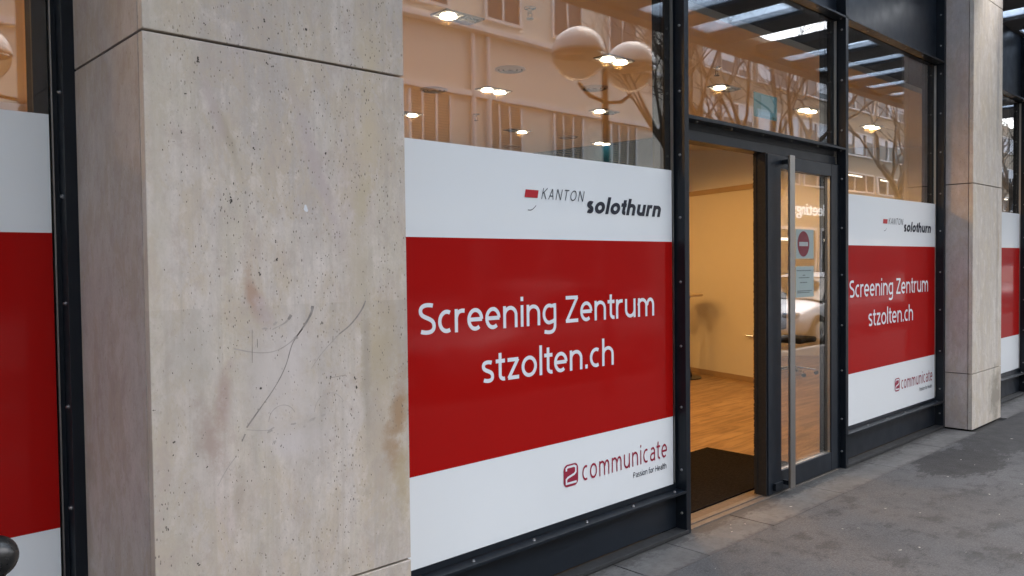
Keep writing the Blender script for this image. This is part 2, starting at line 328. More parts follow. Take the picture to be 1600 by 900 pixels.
def glyph(ch, w):
    """humanist sans: (advance, list of centre-line strokes); x-height 1, stem w"""
    t = w/2; T = 1-t; C = 1.32; A = 1.42
    def S(W, Hh):
        c = Hh/2; x0, x1 = t, W-t
        return [bez((x1-.06*W, Hh-t-.03), (x1-.25*W, Hh-t+.02), (x0-.02, Hh-t+.06), (x0, Hh*.74)) [:-1] + bez((x0, Hh*.74), (x0+.0, Hh*.5), (x1, Hh*.56), (x1, Hh*.27))[:-1] + bez((x1, Hh*.27), (x1+.02, t-.06), (x0+.28*W, t-.02), (x0+.02, t+.05))]
    if ch == 'o': return .98, [arc(.49, .5, .49-t, .5-t, 90, 450, 28)]
    if ch == 'c': return .76, [arc(.47, .5, .47-t, .5-t, 62, 298, 22)]
    if ch == 'e': return .92, [[(t, .50), (.90-t*.5, .50)], arc(.46, .5, .46-t, .5-t, 0, 308, 26)]
    if ch == 'n': return .90, [[(t, 0), (t, 1)], [(t, .58)] + arc(.45, .58, .45-t, .42-t, 168, 0, 14) + [(.90-t, 0)]]
    if ch == 'h': return .90, [[(t, 0), (t, A)], [(t, .58)] + arc(.45, .58, .45-t, .42-t, 168, 0, 14) + [(.90-t, 0)]]
    if ch == 'm': return 1.44, [[(t, 0), (t, 1)], [(t, .6)] + arc(.39, .6, .39-t+w*.25, .40-t, 168, 0, 12) + [(.78-t+w*.25, 0)], [(.78-t+w*.25, .6)] + arc(1.09, .6, .35-t+w*.0, .40-t, 168, 0, 12) + [(1.44-t, 0)]]
    if ch == 'u': return .90, [[(.90-t, 1), (.90-t, 0)], [(.90-t, .42)] + arc(.45, .42, .45-t, .42-t, -12, -180, 14) + [(t, 1)]]
    if ch == 'r': return .56, [[(t, 0), (t, 1)], [(t, .55)] + bez((t, .6), (t+.05, .95), (t+.3, T+.01), (.56, T-.0), 10)]
    if ch == 'i': return w, [[(t, 0), (t, 1)], [(t, 1.19), (t, 1.19+w*1.15)]]
    if ch == 'l': return w, [[(t, 0), (t, A)]]
    if ch == 't': return .56, [[(.17+t, 1.28), (.17+t, .32)] + arc(.45+t*.4, .28, .28-t*.6, .28-t, 182, 285, 10), [(.0, T), (.55, T)]]
    if ch == 'f': return .56, [[(.17+t, 0), (.17+t, 1.08)] + bez((.17+t, 1.1), (.17+t, 1.32), (.33+t, A-t+.02), (.60, A-t-.01), 8), [(.0, T), (.52, T)]]
    if ch == 'g': return .94, [arc(.46, .5, .46-t, .5-t, 60, 300, 20), [(.94-t, 1)] + [(.94-t, .0)] + bez((.94-t, -.02), (.94-t, -.42), (.5, -.42), (.12, -.33), 12), [(.66, T-.01), (.94-t, T-.05)], [(.64, t+.02), (.94-t, .22)]]
    if ch == 'a': return .84, [[(.84-t, 0), (.84-t, .62)] + arc(.45, .64, .39-t, .36-t, 0, 140, 12), [(.84-t, .56), (.45, .54)] + bez((.42, .54), (t-.04, .52), (t-.06, t), (.38, t), 12) + bez((.38, t), (.6, t), (.84-t, .18), (.84-t, .32), 6)]
    if ch == 's': return .70, S(.70, 1.)
    if ch == 'S': return .88, S(.88, C)
    if ch == 'z': return .76, [[(.04, T), (.70, T)], [(.68, T+.02), (.10, t-.02)], [(.06, t), (.74, t)]]
    if ch == 'Z': return .96, [[(.04, C-t), (.92, C-t)], [(.88, C-t+.02), (.10, t-.02)], [(.04, t), (.94, t)]]
    if ch == '.': return w, [[(t, 0), (t, w*1.15)]]
    if ch == ' ': return .30, []
    if ch == 'K': return .92, [[(t, 0), (t, C)], [(t, .62), (.84, C)], [(.32, .80), (.90, 0)]]
    if ch == 'A': return 1.06, [[(t, 0), (.53, C-t*.4)], [(.53, C-t*.4), (1.06-t, 0)], [(.24, .42), (.82, .42)]]
    if ch == 'N': return 1.08, [[(t, 0), (t, C)], [(t, C), (1.08-t, 0)], [(1.08-t, 0), (1.08-t, C)]]
    if ch == 'T': return .96, [[(.48, 0), (.48, C-w)], [(0, C-t), (.96, C-t)]]
    if ch == 'O': return 1.26, [arc(.63, C/2, .63-t, C/2-t, 90, 450, 28)]
    if ch == 'P': return .86, [[(t, 0), (t, C)], [(t, C-t), (.45, C-t)] + arc(.45, C-.38, .41-t, .38-t, 90, -90, 12) + [(t, C-.76+t)]]
    if ch == 'H': return 1.06, [[(t, 0), (t, C)], [(1.06-t, 0), (1.06-t, C)], [(t, .70), (1.06-t, .70)]]
    raise KeyError(ch)
def lettering(name, body, X0, X1, Z, xh, mat, parent, y, shear=0., w=.16, gap=.20, wide=1.):
    """print standing in the facade plane, fitted between X0 and X1, baseline Z, x-height xh"""
    side = {'o': -.04, 'c': -.04, 'e': -.04, 't': -.07, 'r': -.02, 'f': -.06, 's': -.03, 'z': -.03, 'g': -.04, 'T': -.04, 'A': -.05, 'Z': -.03, 'S': -.04, 'a': -.03}
    x = 0.; runs = []
    for ch in body:
        adv, st = glyph(ch, w); sb = side.get(ch, 0)
        if runs or x: x += sb
        for q_ in st: runs.append([(px+x, pz) for px, pz in q_])
        x += adv + gap + sb
    wd_ = x - gap; k = (X1-X0-shear*xh)/wd_
    bm = bmesh.new()
    for n_, P in enumerate(runs):
        Q = []
        for p in P:
            if not Q or (p[0]-Q[-1][0])**2+(p[1]-Q[-1][1])**2 > 1e-6: Q.append(p)
        closed = (Q[0][0]-Q[-1][0])**2+(Q[0][1]-Q[-1][1])**2 < 1e-4
        if closed: Q = Q[:-1]
        L = len(Q); a = []; b = []
        for i in range(L):
            p0 = Q[(i-1) % L] if (closed or i) else None; p1 = Q[(i+1) % L] if (closed or i < L-1) else None; c = Q[i]
            ds = [Vector((v[0], v[1])).normalized() for v in ([(c[0]-p0[0], c[1]-p0[1])] if p0 else []) + ([(p1[0]-c[0], p1[1]-c[1])] if p1 else [])]
            ns = [Vector((-d.y, d.x)) for d in ds]; nn = sum(ns, Vector((0, 0))).normalized(); f = w/2/max(.5, nn.dot(ns[0]))
            for lst, sg_ in ((a, 1), (b, -1)):
                ux, uz = c[0]+nn.x*f*sg_, c[1]+nn.y*f*sg_
                lst.append(bm.verts.new((ux*k+shear*uz*xh, -n_*3e-5, uz*xh)))
        for i in range(L if closed else L-1):
            bm.faces.new((a[i], b[i], b[(i+1) % L], a[(i+1) % L]))
    me = bpy.data.meshes.new(name); bm.to_mesh(me); bm.free(); me.materials.append(mat)
    o = bpy.data.objects.new(name, me); COL.objects.link(o); o.parent = parent; o.location = Vector((X0, y, Z)) - base_of(parent)
    BASE[o.name] = Vector((X0, y, Z)); return o

# bolt meshes (head points along -x, -y, up)
def bolt_mesh(axis):
    bm = bmesh.new(); lathe(bm, [(.0085, 0), (.0085, .0025), (.006, .005), (.006, .0085), (.003, .010)], n=8)
    for v in bm.verts:
        x, y, z = v.co
        if axis == 'x': v.co = (-z, y, x)
        elif axis == 'd': v.co = (x, y, -z)
    bmesh.ops.recalc_face_normals(bm, faces=bm.faces)
    me = bpy.data.meshes.new('bolt'); bm.to_mesh(me); bm.free(); me.materials.append(BOLT); return me
BM = {a: bolt_mesh(a) for a in 'xzd'}
def bolt(parent, axis, loc):
    o = bpy.data.objects.new('bolt', BM[axis]); COL.objects.link(o); o.parent = parent; o.location = Vector(loc) - base_of(parent); return o

# ------------------------------------------------------------------ ground
def sheet(name, x0, x1, y0, y1, z, mat, parent=None, holes=None):
    bm = bmesh.new(); quad(bm, [(x0, y0, z), (x1, y0, z), (x1, y1, z), (x0, y1, z)]); return obj(name, bm, mat, parent)
ground = struct(B('ground', (-150, 260, -200, 60, -.6, -.15), simple('earth', (.09, .085, .08), .9)))
pave = struct(B('pavement', (-30, 120, -4.2, -.362, -.14, 0.), ASPH))
under = struct(B('pavement_bed', (-30, 120, -.362, .10, -.14, -.022), simple('mortar_bed', (.035, .033, .03), .95)))
kerb = struct(B('kerb', (-30, 120, -4.36, -4.2, -.14, .004), simple('kerb_granite', (.24, .235, .225), .8, 0, .2, 30.), bevel=.01))
ROADM = simple('road_asphalt', (.055, .054, .053), .85, 0, .3, 3., .3)
road = struct(B('road', (-30, 120, -11.5, -4.36, -.3, -.12), ROADM))
bm = bmesh.new()
for i in range(-4, 24): box(bm, i*5., i*5.+2.5, -8.05, -7.93, -.12, -.116)
tag(obj('road_marking', bm, simple('road_paint', (.7, .7, .68), .7), None), kind='structure')
struct(B('far_kerb', (-30, 120, -11.66, -11.5, -.2, .004), simple('kerb_granite_far', (.24, .235, .225), .8), bevel=.01))
struct(B('far_pavement', (-30, 120, -17.9, -11.66, -.2, 0.), simple('far_paving', (.2, .195, .185), .85, 0, .2, 2.)))
cuts = [-3.2, -2.24, -1.28, -.32, .64, 1.60, 2.56, 3.30, 3.775, 4.48, 5.44, 6.40, 7.36, 8.22]
k = 9.28; c2 = [8.24+.9]
while k < 14: c2.append(k+.9); k += .96
def slab(xa, xb, yb=-.03):
    return B('paving_slab', (xa+.003, xb-.003, -.359, yb, -.05, random.uniform(-.001, .0015)), SLAB, pave, bevel=.003)
for a, b in zip(cuts, cuts[1:]): slab(a, b, .42 if b < .7 else -.005)
for a, b in zip(c2, c2[1:]): slab(a, b)
# litter flecks on the asphalt
bm = bmesh.new()
spots = [(6.99, -.61), (6.89, -.74), (6.38, -.71), (5.28, -.7), (5.34, -.89), (4.7, -.68), (4.78, -.74), (4.57, -1.06), (4.69, -1.12), (6.09, -1.07), (5.65, -1.25), (6.52, -1.15), (7.27, -.87), (4.98, -1.54), (8.12, -.67), (4.9, -.25), (4.25, -.2), (4.3, -.17), (4.38, -.22), (4.2, -.24)]
for i, (x, y) in enumerate(spots + [(random.uniform(3.5, 9), random.uniform(-2.2, -.4)) for _ in range(70)]):
    s = random.uniform(.007, .013) if i < len(spots) else random.uniform(.0015, .004); a = random.uniform(0, 3.1)
    n = 6; pts = []
    for k in range(n):
        t = 2*math.pi*k/n + random.uniform(-.3, .3); r = s*random.uniform(.5, 1.)
        px, py = r*1.2*math.cos(t), r*.6*math.sin(t); pts.append((x+px*math.cos(a)-py*math.sin(a), y+px*math.sin(a)+py*math.cos(a), .0018+random.uniform(0, .003)))
    quad(bm, pts)
tag(obj('litter_flecks', bm, simple('litter_paper', (.36, .345, .31), .9, 0, .3, 60.)), 'pale flecks of grit and torn leaf scattered on the asphalt', 'litter', kind='stuff')

# ------------------------------------------------------------------ stone pillars
PF, SLT = -.308, .038      # front plane, slab thickness
def pillar(x0, x1, yb, joints, label, mf, ms, group='stone clad pillars'):
    t = thing('stone_pillar', label, 'pillar', (x0, PF, 0), group)
    B('core', (x0+.03, x1-.03, PF+.03, yb, -.1, 4.5), CORE, t)
    for za, zb in zip(joints, joints[1:]):
        B('front_panel', (x0, x1, PF, PF+SLT-.002, za+.004, zb-.004), mf, t, bevel=.0025)
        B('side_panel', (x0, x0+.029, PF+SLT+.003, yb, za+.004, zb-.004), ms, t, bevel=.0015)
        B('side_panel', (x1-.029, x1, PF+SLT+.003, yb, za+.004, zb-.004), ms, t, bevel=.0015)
    return t
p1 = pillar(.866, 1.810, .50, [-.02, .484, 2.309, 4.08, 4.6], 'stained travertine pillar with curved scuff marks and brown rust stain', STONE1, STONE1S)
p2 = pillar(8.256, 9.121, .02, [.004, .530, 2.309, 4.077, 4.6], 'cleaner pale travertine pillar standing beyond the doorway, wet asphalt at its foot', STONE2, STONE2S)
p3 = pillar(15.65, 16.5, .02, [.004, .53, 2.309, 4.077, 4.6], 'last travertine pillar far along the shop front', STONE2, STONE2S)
# scuff marks: thin ribbons lying on the stone
def ribbon(pts, w, mat, name='scuff_mark', par=p1):
    bm = bmesh.new(); P = [Vector((x, 0, z)) for x, z in pts]
    # smooth
    for _ in range(2):
        Q = [P[0]]
        for a, b in zip(P, P[1:]): Q += [a*.75+b*.25, a*.25+b*.75]
        P = Q + [P[-1]]
    n = len(P); L = []; Rr = []
    for i, p in enumerate(P):
        d = (P[min(i+1, n-1)]-P[max(i-1, 0)]).normalized(); nn = Vector((-d.z, 0, d.x))
        ww = (w[0]*(1-i/(n-1))+w[1]*i/(n-1) if isinstance(w, tuple) else w)*random.uniform(.8, 1.2)/2
        L.append(bm.verts.new((p+nn*ww)[:1]+(PF-.0006,)+((p+nn*ww).z,))); Rr.append(bm.verts.new((p-nn*ww)[:1]+(PF-.0006,)+((p-nn*ww).z,)))
    for i in range(n-1): bm.faces.new((L[i], L[i+1], Rr[i+1], Rr[i]))
    return obj(name, bm, mat, par)
ribbon([(1.41, 1.467), (1.407, 1.445), (1.384, 1.409), (1.344, 1.361)], (.012, .003), SCUFF)
ribbon([(1.344, 1.361), (1.327, 1.336), (1.307, 1.269), (1.266, 1.202), (1.208, 1.135), (1.163, 1.082)], (.002, .005), SCUFF)
ribbon([(1.329, 1.44), (1.318, 1.425)], (.012, .008), SCUFF); ribbon([(1.318, 1.425), (1.305, 1.413), (1.259, 1.395)], (.008, .003), SCUFFL)
ribbon([(1.63, 1.52), (1.625, 1.476)], .0015, SCUFFL); ribbon([(1.625, 1.476), (1.608, 1.442), (1.561, 1.392), (1.513, 1.363)], (.006, .005), SCUFF)
ribbon([(1.513, 1.363), (1.44, 1.30), (1.40, 1.25)], (.004, .002), SCUFFL)
ribbon([(1.189, 1.399), (1.187, 1.291)], .0022, SCUFF); ribbon([(1.206, 1.367), (1.206, 1.339)], .0025, SCUFF); ribbon([(1.488, 1.358), (1.487, 1.337)], .0025, SCUFF)
ribbon([(1.125, 1.342), (1.201, 1.321), (1.268, 1.319), (1.327, 1.347), (1.37, 1.39)], .0035, SCUFFL)
ribbon([(1.477, 1.212), (1.537, 1.215)], (.002, .0015), SCUFF); ribbon([(1.158, 1.062), (1.146, 1.039)], (.006, .004), SCUFF)
ribbon([(1.124, .993), (1.09, .955), (1.063, .91)], (.002, .004), SCUFFL)
for a in range(2):
    cx, cz, r = [(1.29, 1.09, .05), (1.47, 1.10, .06)][a]
    ribbon([(cx+r*math.cos(t), cz+r*math.sin(t)) for t in [math.pi*k/8 for k in range(1, 9)]], .0022, SCUFFL)
ribbon([(1.163, 1.075), (1.22, 1.063), (1.25, 1.062)], .0025, SCUFFL)
bm = bmesh.new()
def blob(bm, x, z, rx, rz, tilt=0., n=9, y=PF-.0007):
    pts = []
    for k in range(n):
        t = 2*math.pi*k/n; r = random.uniform(.6, 1.1); a, b = rx*r*math.cos(t), rz*r*math.sin(t)
        pts.append((x+a*math.cos(tilt)-b*math.sin(tilt), y, z+a*math.sin(tilt)+b*math.cos(tilt)))
    quad(bm, pts)
for x, z, r in [(1.03, 2.248, .005), (1.03, 2.236, .0045), (1.032, 2.243, .003), (1.254, 2.41, .005), (1.303, 2.378, .0035), (1.26, 2.269, .004), (1.278, 2.266, .003), (1.214, 1.208, .004), (1.477, 1.212, .004), (1.209, 1.988, .004), (1.43, 2.203, .0035), (1.105, 1.836, .003), (1.125, 1.812, .005), (1.127, 1.826, .004), (1.118, 1.812, .0025), (1.473, 1.992, .0045),
                (1.218, 1.582, .005), (1.223, 1.575, .004), (1.28, 1.624, .004), (1.28, 1.632, .003), (1.445, 1.625, .003), (1.691, 1.765, .004), (1.276, 1.686, .0035), (.99, 2.14, .0035), (.976, 2.018, .003), (1.405, 2.412, .0045), (1.523, 2.439, .0035), (1.486, 1.913, .003), (1.485, 1.973, .003), (1.055, 2.359, .003), (1.604, 1.926, .003), (1.268, 2.354, .0035), (1.578, 1.169, .005), (1.576, 1.202, .0045), (1.572, 1.12, .003),
                (.874, 1.179, .003), (.89, .886, .003), (.996, .677, .005), (.905, .812, .003), (1.22, .644, .003), (1.32, .679, .003), (1.0, 1.02, .003), (1.03, .98, .003), (.93, 1.07, .003), (.925, 1.03, .0025)]:
    for j in range(2): blob(bm, x+random.uniform(-.003, .003), z+random.uniform(-.005, .005), r*random.uniform(.5, .9), r*random.uniform(.6, 1.3), random.uniform(-.4, .4))
for _ in range(620):     # fine pores gathered in vertical drifts
    c = random.choice([1.13, 1.16, 1.26, 1.30, 1.48, 1.52, 1.56, .98, 1.03, 1.62, 1.7]); x = c + random.gauss(0, .03)
    if .88 < x < 1.8: blob(bm, x, random.uniform(.5, 2.8), random.uniform(.0006, .0019), random.uniform(.001, .0045), random.uniform(-.3, .3), 6)
tag(obj('stone_pores', bm, PITM, p1), kind='stuff')
bm = bmesh.new()
for x, z, rx, rz, ti in [(1.245, 1.06, .014, .006, .4), (1.255, 1.067, .008, .004, .2), (1.40, 1.075, .016, .006, .3), (1.445, 1.085, .01, .005, .3), (1.33, 1.07, .014, .004, 0), (1.37, 1.055, .006, .004, 0), (1.26, 1.02, .007, .006, 0), (1.27, 1.415, .012, .005, .6), (1.345, 1.362, .010, .007, 0), (1.232, 1.40, .012, .004, 0)]:
    blob(bm, x, z, rx, rz, ti, 11)
obj('dirt_smudge', bm, SCUFFL, p1)
bm = bmesh.new(); blob(bm, 1.392, 1.800, .009, .014, .2, 10, PF-.0009); obj('pale_chip', bm, PALE, p1)

# ------------------------------------------------------------------ steel posts between the bays
FD = -.075
def post(x, label, y=0., top=4.2, flip=False, bolts=True, th=.045):
    t = thing('steel_post', label, 'post', (x, y, 0), 'dark steel posts of the shop front')
    B('fin', (x, x+th, y+FD, y+.012, .0, top), STEEL, t, bevel=.0015)
    B('inner_mullion', (x-.072, x+th+.03, y+.030, y+.10, .0, top), MATTE, t)
    B('glazing_bead', (x-.0225, x-.0175, y-.010, y+.008, .30, 3.43), ALU, t)
    B('gasket', (x-.0725, x-.0235, y+.0135, y+.029, .27, 3.44), BLACK, t)
    B('gasket', (x-.0165, x-.001, y-.004, y+.029, .27, 3.44), STEEL, t)
    if bolts:
        for z in [.13, .37, .745, 1.117, 1.49, 1.862, 2.235, 2.607, 2.98, 3.35, 3.62, 3.9]: bolt(t, 'x', (x, y-.043, z+random.uniform(-.012, .012)))
    return t
post(3.975, 'dark steel post between the large white and red window and the open doorway')
post(6.105, 'dark steel post on the hinge side of the glass door')
post(8.205, 'dark steel post against the flank of the cleaner stone pillar')
post(10.955, 'dark steel post closing the window past the second pillar')
post(13.1, 'dark steel post further along beyond the second pillar'); post(15.6, 'dark steel post against the last pillar')
post(.826, 'dark steel post in the shade beside the stained pillar', .44)

def rail(parent, x0, x1, y, z, top=False, bolts=()):
    B('ledge_plate', (x0, x1, y+FD, y+.01, z, z+.014), STEEL, parent, bevel=.0012)
    for bx in bolts: bolt(parent, 'z' if not top else 'd', (bx, y-.042, z+.014 if not top else z))

def swoosh(parent, x, z, s, y):
    bm = bmesh.new(); pts = [(0, 0), (.022, -.001), (.042, .010), (.057, .024)]; P = [Vector((x+a*s, 0, z+b*s)) for a, b in pts]
    for _ in range(2):
        Q = [P[0]]
        for a, b in zip(P, P[1:]): Q += [a*.75+b*.25, a*.25+b*.75]
        P = Q+[P[-1]]
    top = [bm.verts.new((p.x, y, p.z+.002)) for p in P]; bot = [bm.verts.new((p.x, y, p.z-.002)) for p in P]
    for i in range(len(P)-1): bm.faces.new((top[i], top[i+1], bot[i+1], bot[i]))
    return obj('logo_swoosh', bm, INK, parent)

def rrect(bm, x0, x1, z0, z1, r, y, n=5):
    pts = []
    for cx, cz, a0 in ((x1-r, z1-r, 0), (x0+r, z1-r, 90), (x0+r, z0+r, 180), (x1-r, z0+r, 270)):
        for k in range(n+1):
            t = R(a0+90*k/n); pts.append((cx+r*math.cos(t), y, cz+r*math.sin(t)))
    quad(bm, pts)

def shop_window(x0, x1, label, y=0., film=None, ground=True, texts=True, boltx0=None):
    """x0..x1: glass width.  film=(left, right, bottom, red bottom, red top, top)"""
    t = thing('shop_window', label, 'shop window', (x0, y, 0), 'shop windows with printed film')
    gz0, gz1 = .285, 3.435
    # double glazing: two panes, 16 mm apart
    bm = bmesh.new()
    quad(bm, [(x0, y, gz0), (x1, y, gz0), (x1, y, gz1), (x0, y, gz1)]); obj('glass_pane', bm, GLASS, t)
    bm = bmesh.new()
    quad(bm, [(x0, y+.012, gz0), (x1-.07, y+.012, gz0), (x1-.07, y+.012, gz1), (x0, y+.012, gz1)]); obj('glass_pane', bm, GLASS, t)
    B('window_sash', [(x0-.02, x1+.02, y-.006, y+.03, .262, film[2]+.0012 if film else .284)], STEEL, t)
    n0 = boltx0 if boltx0 else x1-.045
    bx = [n0-.388*k for k in range(12) if n0-.388*k > x0]
    rail(t, x0-.05, x1+.045, y, .245, False, bx)
    B('kick_panel', (x0-.05, x1+.045, y+.0, y+.012, .03, .244), STEEL2, t)
    B('ground_ledge', (x0-.05, x1+.045, y+FD-.005, y-.001, .006, .026), STEELD, t, bevel=.0012)
    rail(t, x0-.05, x1+.045, y, 3.447, True, bx)
    B('cladding_panel', (x0-.05, x1+.045, y+.0, y+.02, 3.462, 4.22), STEEL2, t)
    if film:
        l, r, b, rb, rtz, tp = film
        f = B('window_film', (l, r, y-.0022, y-.0012, b, tp), WHITE, t)
        B('red_band', (l, r, y-.0031, y-.0025, rb, rtz), RED, f)
        if texts:
            d = r-3.947; yy = y-.0040
            lettering('lettering', 'Screening Zentrum', 2.092+d, 3.766+d, rb+.606, .104, PWHITE, f, yy, w=.176, gap=.21)
            lettering('lettering', 'stzolten.ch', 2.449+d, 3.401+d, rb+.358, .104, PWHITE, f, yy, w=.176, gap=.21)
            lettering('logo_lettering', 'KANTON', 2.853+d, 3.172+d, tp-.219, .041, INK, f, yy, shear=.28, w=.13, gap=.50)
            lettering('logo_lettering', 'solothurn', 3.181+d, 3.846+d, tp-.277, .0645, INK, f, yy, shear=.30, w=.31, gap=.17)
            bm = bmesh.new(); quad(bm, [(2.737+d, yy, tp-.216), (2.827+d, yy, tp-.216), (2.835+d, yy, tp-.178), (2.745+d, yy, tp-.178)]); obj('logo_flag', bm, LRED, f)
            swoosh(f, 2.759+d, tp-.277, 1., yy)
            lettering('logo_lettering', 'communicate', 3.138+d, 3.881+d, b+.174, .081, CRIM, f, yy, w=.15, gap=.37)
            lettering('logo_lettering', 'Passion for Health', 3.566+d, 3.876+d, b+.108, .0245, INK, f, yy, w=.17, gap=.2)
            bm = bmesh.new(); rrect(bm, 2.994+d, 3.105+d, b+.166, b+.282, .028, yy); obj('logo_badge', bm, CRIM, f)
            # the figure 2 as a rounded stroke
            q = [(3.014, .252), (3.014, .262), (3.024, .268), (3.074, .268), (3.086, .262), (3.086, .235), (3.074, .226), (3.026, .214), (3.014, .206), (3.014, .184), (3.088, .184)]
            bm = bmesh.new(); w = .0055
            P = [Vector((a+d, 0, b+c)) for a, c in q]
            for i, (a, c) in enumerate(zip(P, P[1:])):
                dd = (c-a).normalized(); nn = Vector((-dd.z, 0, dd.x))*w; e = dd*w*.6
                quad(bm, [((a-e+nn).x, yy-.0008-i*1e-5, (a-e+nn).z), ((c+e+nn).x, yy-.0008-i*1e-5, (c+e+nn).z), ((c+e-nn).x, yy-.0008-i*1e-5, (c+e-nn).z), ((a-e-nn).x, yy-.0008-i*1e-5, (a-e-nn).z)])
            obj('logo_numeral', bm, PWHITE, f)
    return t
shop_window(1.83, 3.947, 'wide shop window beside the stained pillar, red band lettered across white film', film=(1.83, 3.947, .291, .695, 1.7245, 2.143))
shop_window(6.16, 8.180, 'shop window between the glass door and the clean pillar, red band with lettering', film=(6.16, 8.207-.022, .287, .701, 1.7245, 2.130))
shop_window(9.13, 10.93, 'shop window past the second pillar with plain red and white film', film=(9.13, 10.928, .306, .708, 1.730, 2.132), texts=False)
shop_window(11.0, 13.07, 'next shop window beyond, plain red and white film', film=(11.0, 13.07, .306, .708, 1.730, 2.132), texts=False)
shop_window(13.15, 15.57, 'far shop window next to the last pillar', film=(13.15, 15.57, .306, .708, 1.730, 2.132), texts=False)
shop_window(-1.4, .797, 'shaded shop window set back on the near side of the stained pillar', .44, film=(-1.4, .797, .28, .669, 1.734, 2.156), texts=False)
# closing returns of the recessed bay and wall above
STW = simple('upper_wall_stone', (.42, .38, .33), .8, 0, .1, 2.)
w = B('upper_wall', (-9, 30, .09, .5, 4.23, 12.), STW); tag(w, 'plain stone wall of the building above the canopy', 'wall')
w = B('side_wall', (-9, -1.45, .40, .9, 0, 4.22), STW); tag(w, 'plain stone wall continuing before the first shop window', 'wall')

# ------------------------------------------------------------------ door bay
dt = thing('transom_window', 'clear transom window over the doorway reflecting canopy and bare trees', 'window', (4.06, 0, 2.45))
bm = bmesh.new(); quad(bm, [(4.02, 0, 2.49), (6.08, 0, 2.49), (6.08, 0, 3.435), (4.02, 0, 3.435)]); obj('glass_pane', bm, GLASS, dt)
bm = bmesh.new(); quad(bm, [(4.05, .012, 2.49), (6.033, .012, 2.49), (6.033, .012, 3.435), (4.05, .012, 3.435)]); obj('glass_pane', bm, GLASS, dt)
B('bottom_rail', (4.021, 6.104, -.012, .03, 2.462, 2.489), STEEL, dt, bevel=.001)
rail(dt, 4.021, 6.104, 0, 2.447, True, [4.15+.388*k for k in range(6)])
for k in range(6): bolt(dt, 'z', (4.2+.388*k, -.042, 2.461))
rail(dt, 4.021, 6.104, 0, 3.447, True, [4.15+.388*k for k in range(6)])
B('cladding_panel', (4.021, 6.104, 0, .02, 3.462, 4.22), STEEL2, dt)
ln = thing('door_frame', 'dark steel door lintel and jamb around the doorway', 'door frame', (4.02, 0, 0))
B('lintel', (4.021, 6.104, .002, .10, 2.402, 2.446), STEEL, ln, bevel=.001)
B('lintel', (4.021, 6.104, -.006, .10, 2.338, 2.399), STEEL2, ln, bevel=.001)
B('jamb', (6.045, 6.104, -.03, .10, .0, 2.337), STEEL, ln, bevel=.001); B('jamb', (4.021, 4.05, .0, .10, 0, 2.337), STEEL, ln)
th = thing('door_threshold', 'worn metal and wood threshold strip across the door opening', 'threshold', (4.02, 0, 0))
B('metal_strip', (4.022, 6.04, -.050, -.006, -.015, .006), BRASS, th, bevel=.002); B('metal_strip', (4.022, 6.04, -.003, .035, -.015, .012), BRASS, th, bevel=.002)
B('metal_strip', (4.022, 6.04, .038, .12, -.015, .004), simple('threshold_wood', (.09, .065, .048), .6, 0, .4, 18.), th, bevel=.001)

dr = thing('glass_door', 'dark framed glass door leaf with full height metal pull bar', 'door', (4.99, 0, 0))
B('stile', (4.992, 5.170, -.040, .018, .012, 2.328), STEEL2, dr, bevel=.002)
B('stile', (5.935, 6.040, -.040, .018, .012, 2.328), STEEL2, dr, bevel=.002)
B('rail', (5.1705, 5.9345, -.039, .018, .012, .150), STEEL2, dr, bevel=.002); B('rail', (5.1705, 5.9345, -.039, .018, 2.238, 2.328), STEEL2, dr, bevel=.002)
bm = bmesh.new(); quad(bm, [(5.17, -.012, .15), (5.935, -.012, .15), (5.935, -.012, 2.238), (5.17, -.012, 2.238)]); obj('glass_pane', bm, GLASS2, dr)
bm = bmesh.new(); quad(bm, [(5.17, .004, .15), (5.935, .004, .15), (5.935, .004, 2.238), (5.17, .004, 2.238)]); obj('glass_pane', bm, GLASS2, dr)
B('glazing_bead', [(5.1702, 5.1755, -.030, -.0125, .15, 2.238), (5.9295, 5.9348, -.030, -.0125, .15, 2.238), (5.176, 5.929, -.030, -.0125, .1502, .1555)], ALU, dr)
bm = bmesh.new()      # brush seal along the free edge: a strip with ragged bristle tufts
box(bm, 4.988, 5.04, .0185, .058, .012, 2.335)
box(bm, 4.978, 4.991, -.030, .050, .012, 2.335)
z = .012
while z < 2.33:
    h = random.uniform(.004, .008); e = random.uniform(.004, .008)
    box(bm, 4.976-e*.4, 4.979, .035, .052+e, z, z+h); z += h
obj('brush_seal', bm, BLACK, dr)
hd = B('pull_bar', (5.166, 5.232, -.112, -.092, .040, 2.325), ALU, dr, bevel=.003)
B('bracket', (5.185, 5.21, -.0915, -.041, .055, .085), STEEL, dr); B('bracket', (5.185, 5.21, -.0915, -.041, 2.27, 2.30), STEEL, dr)
B('foot_block', (5.05, 5.155, -.062, -.041, .035, .085), STEEL, dr, bevel=.002)
# paper signs on the inner side of the door glass
PAPER = simple('sign_paper', (.30, .36, .34), .7); PG = simple('sign_print_grey', (.12, .14, .14), .8)
sg = thing('no_entry_sign', 'square paper with round red no entry symbol stuck on the door glass', 'sign', (5.57, -.016, 1.62))
B('sheet', (5.425, 5.700, -.0155, -.0145, 1.620, 1.832), PAPER, sg)
bm = bmesh.new(); quad(bm, [(5.541+.089*math.cos(2*math.pi*k/40), -.0165, 1.727+.092*math.sin(2*math.pi*k/40)) for k in range(40)]); obj('red_disc', bm, simple('sign_red', (.16, .012, .022), .6), sg)
B('white_bar', (5.475, 5.607, -.0178, -.0172, 1.711, 1.741), simple('sign_white', (.34, .36, .35), .6), sg)
nt_ = thing('paper_notice', 'grey printed paper notice stuck below the no entry symbol', 'notice', (5.57, -.016, 1.34))
B('sheet', (5.425, 5.700, -.0155, -.0145, 1.342, 1.566), PAPER, nt_)
bm = bmesh.new()
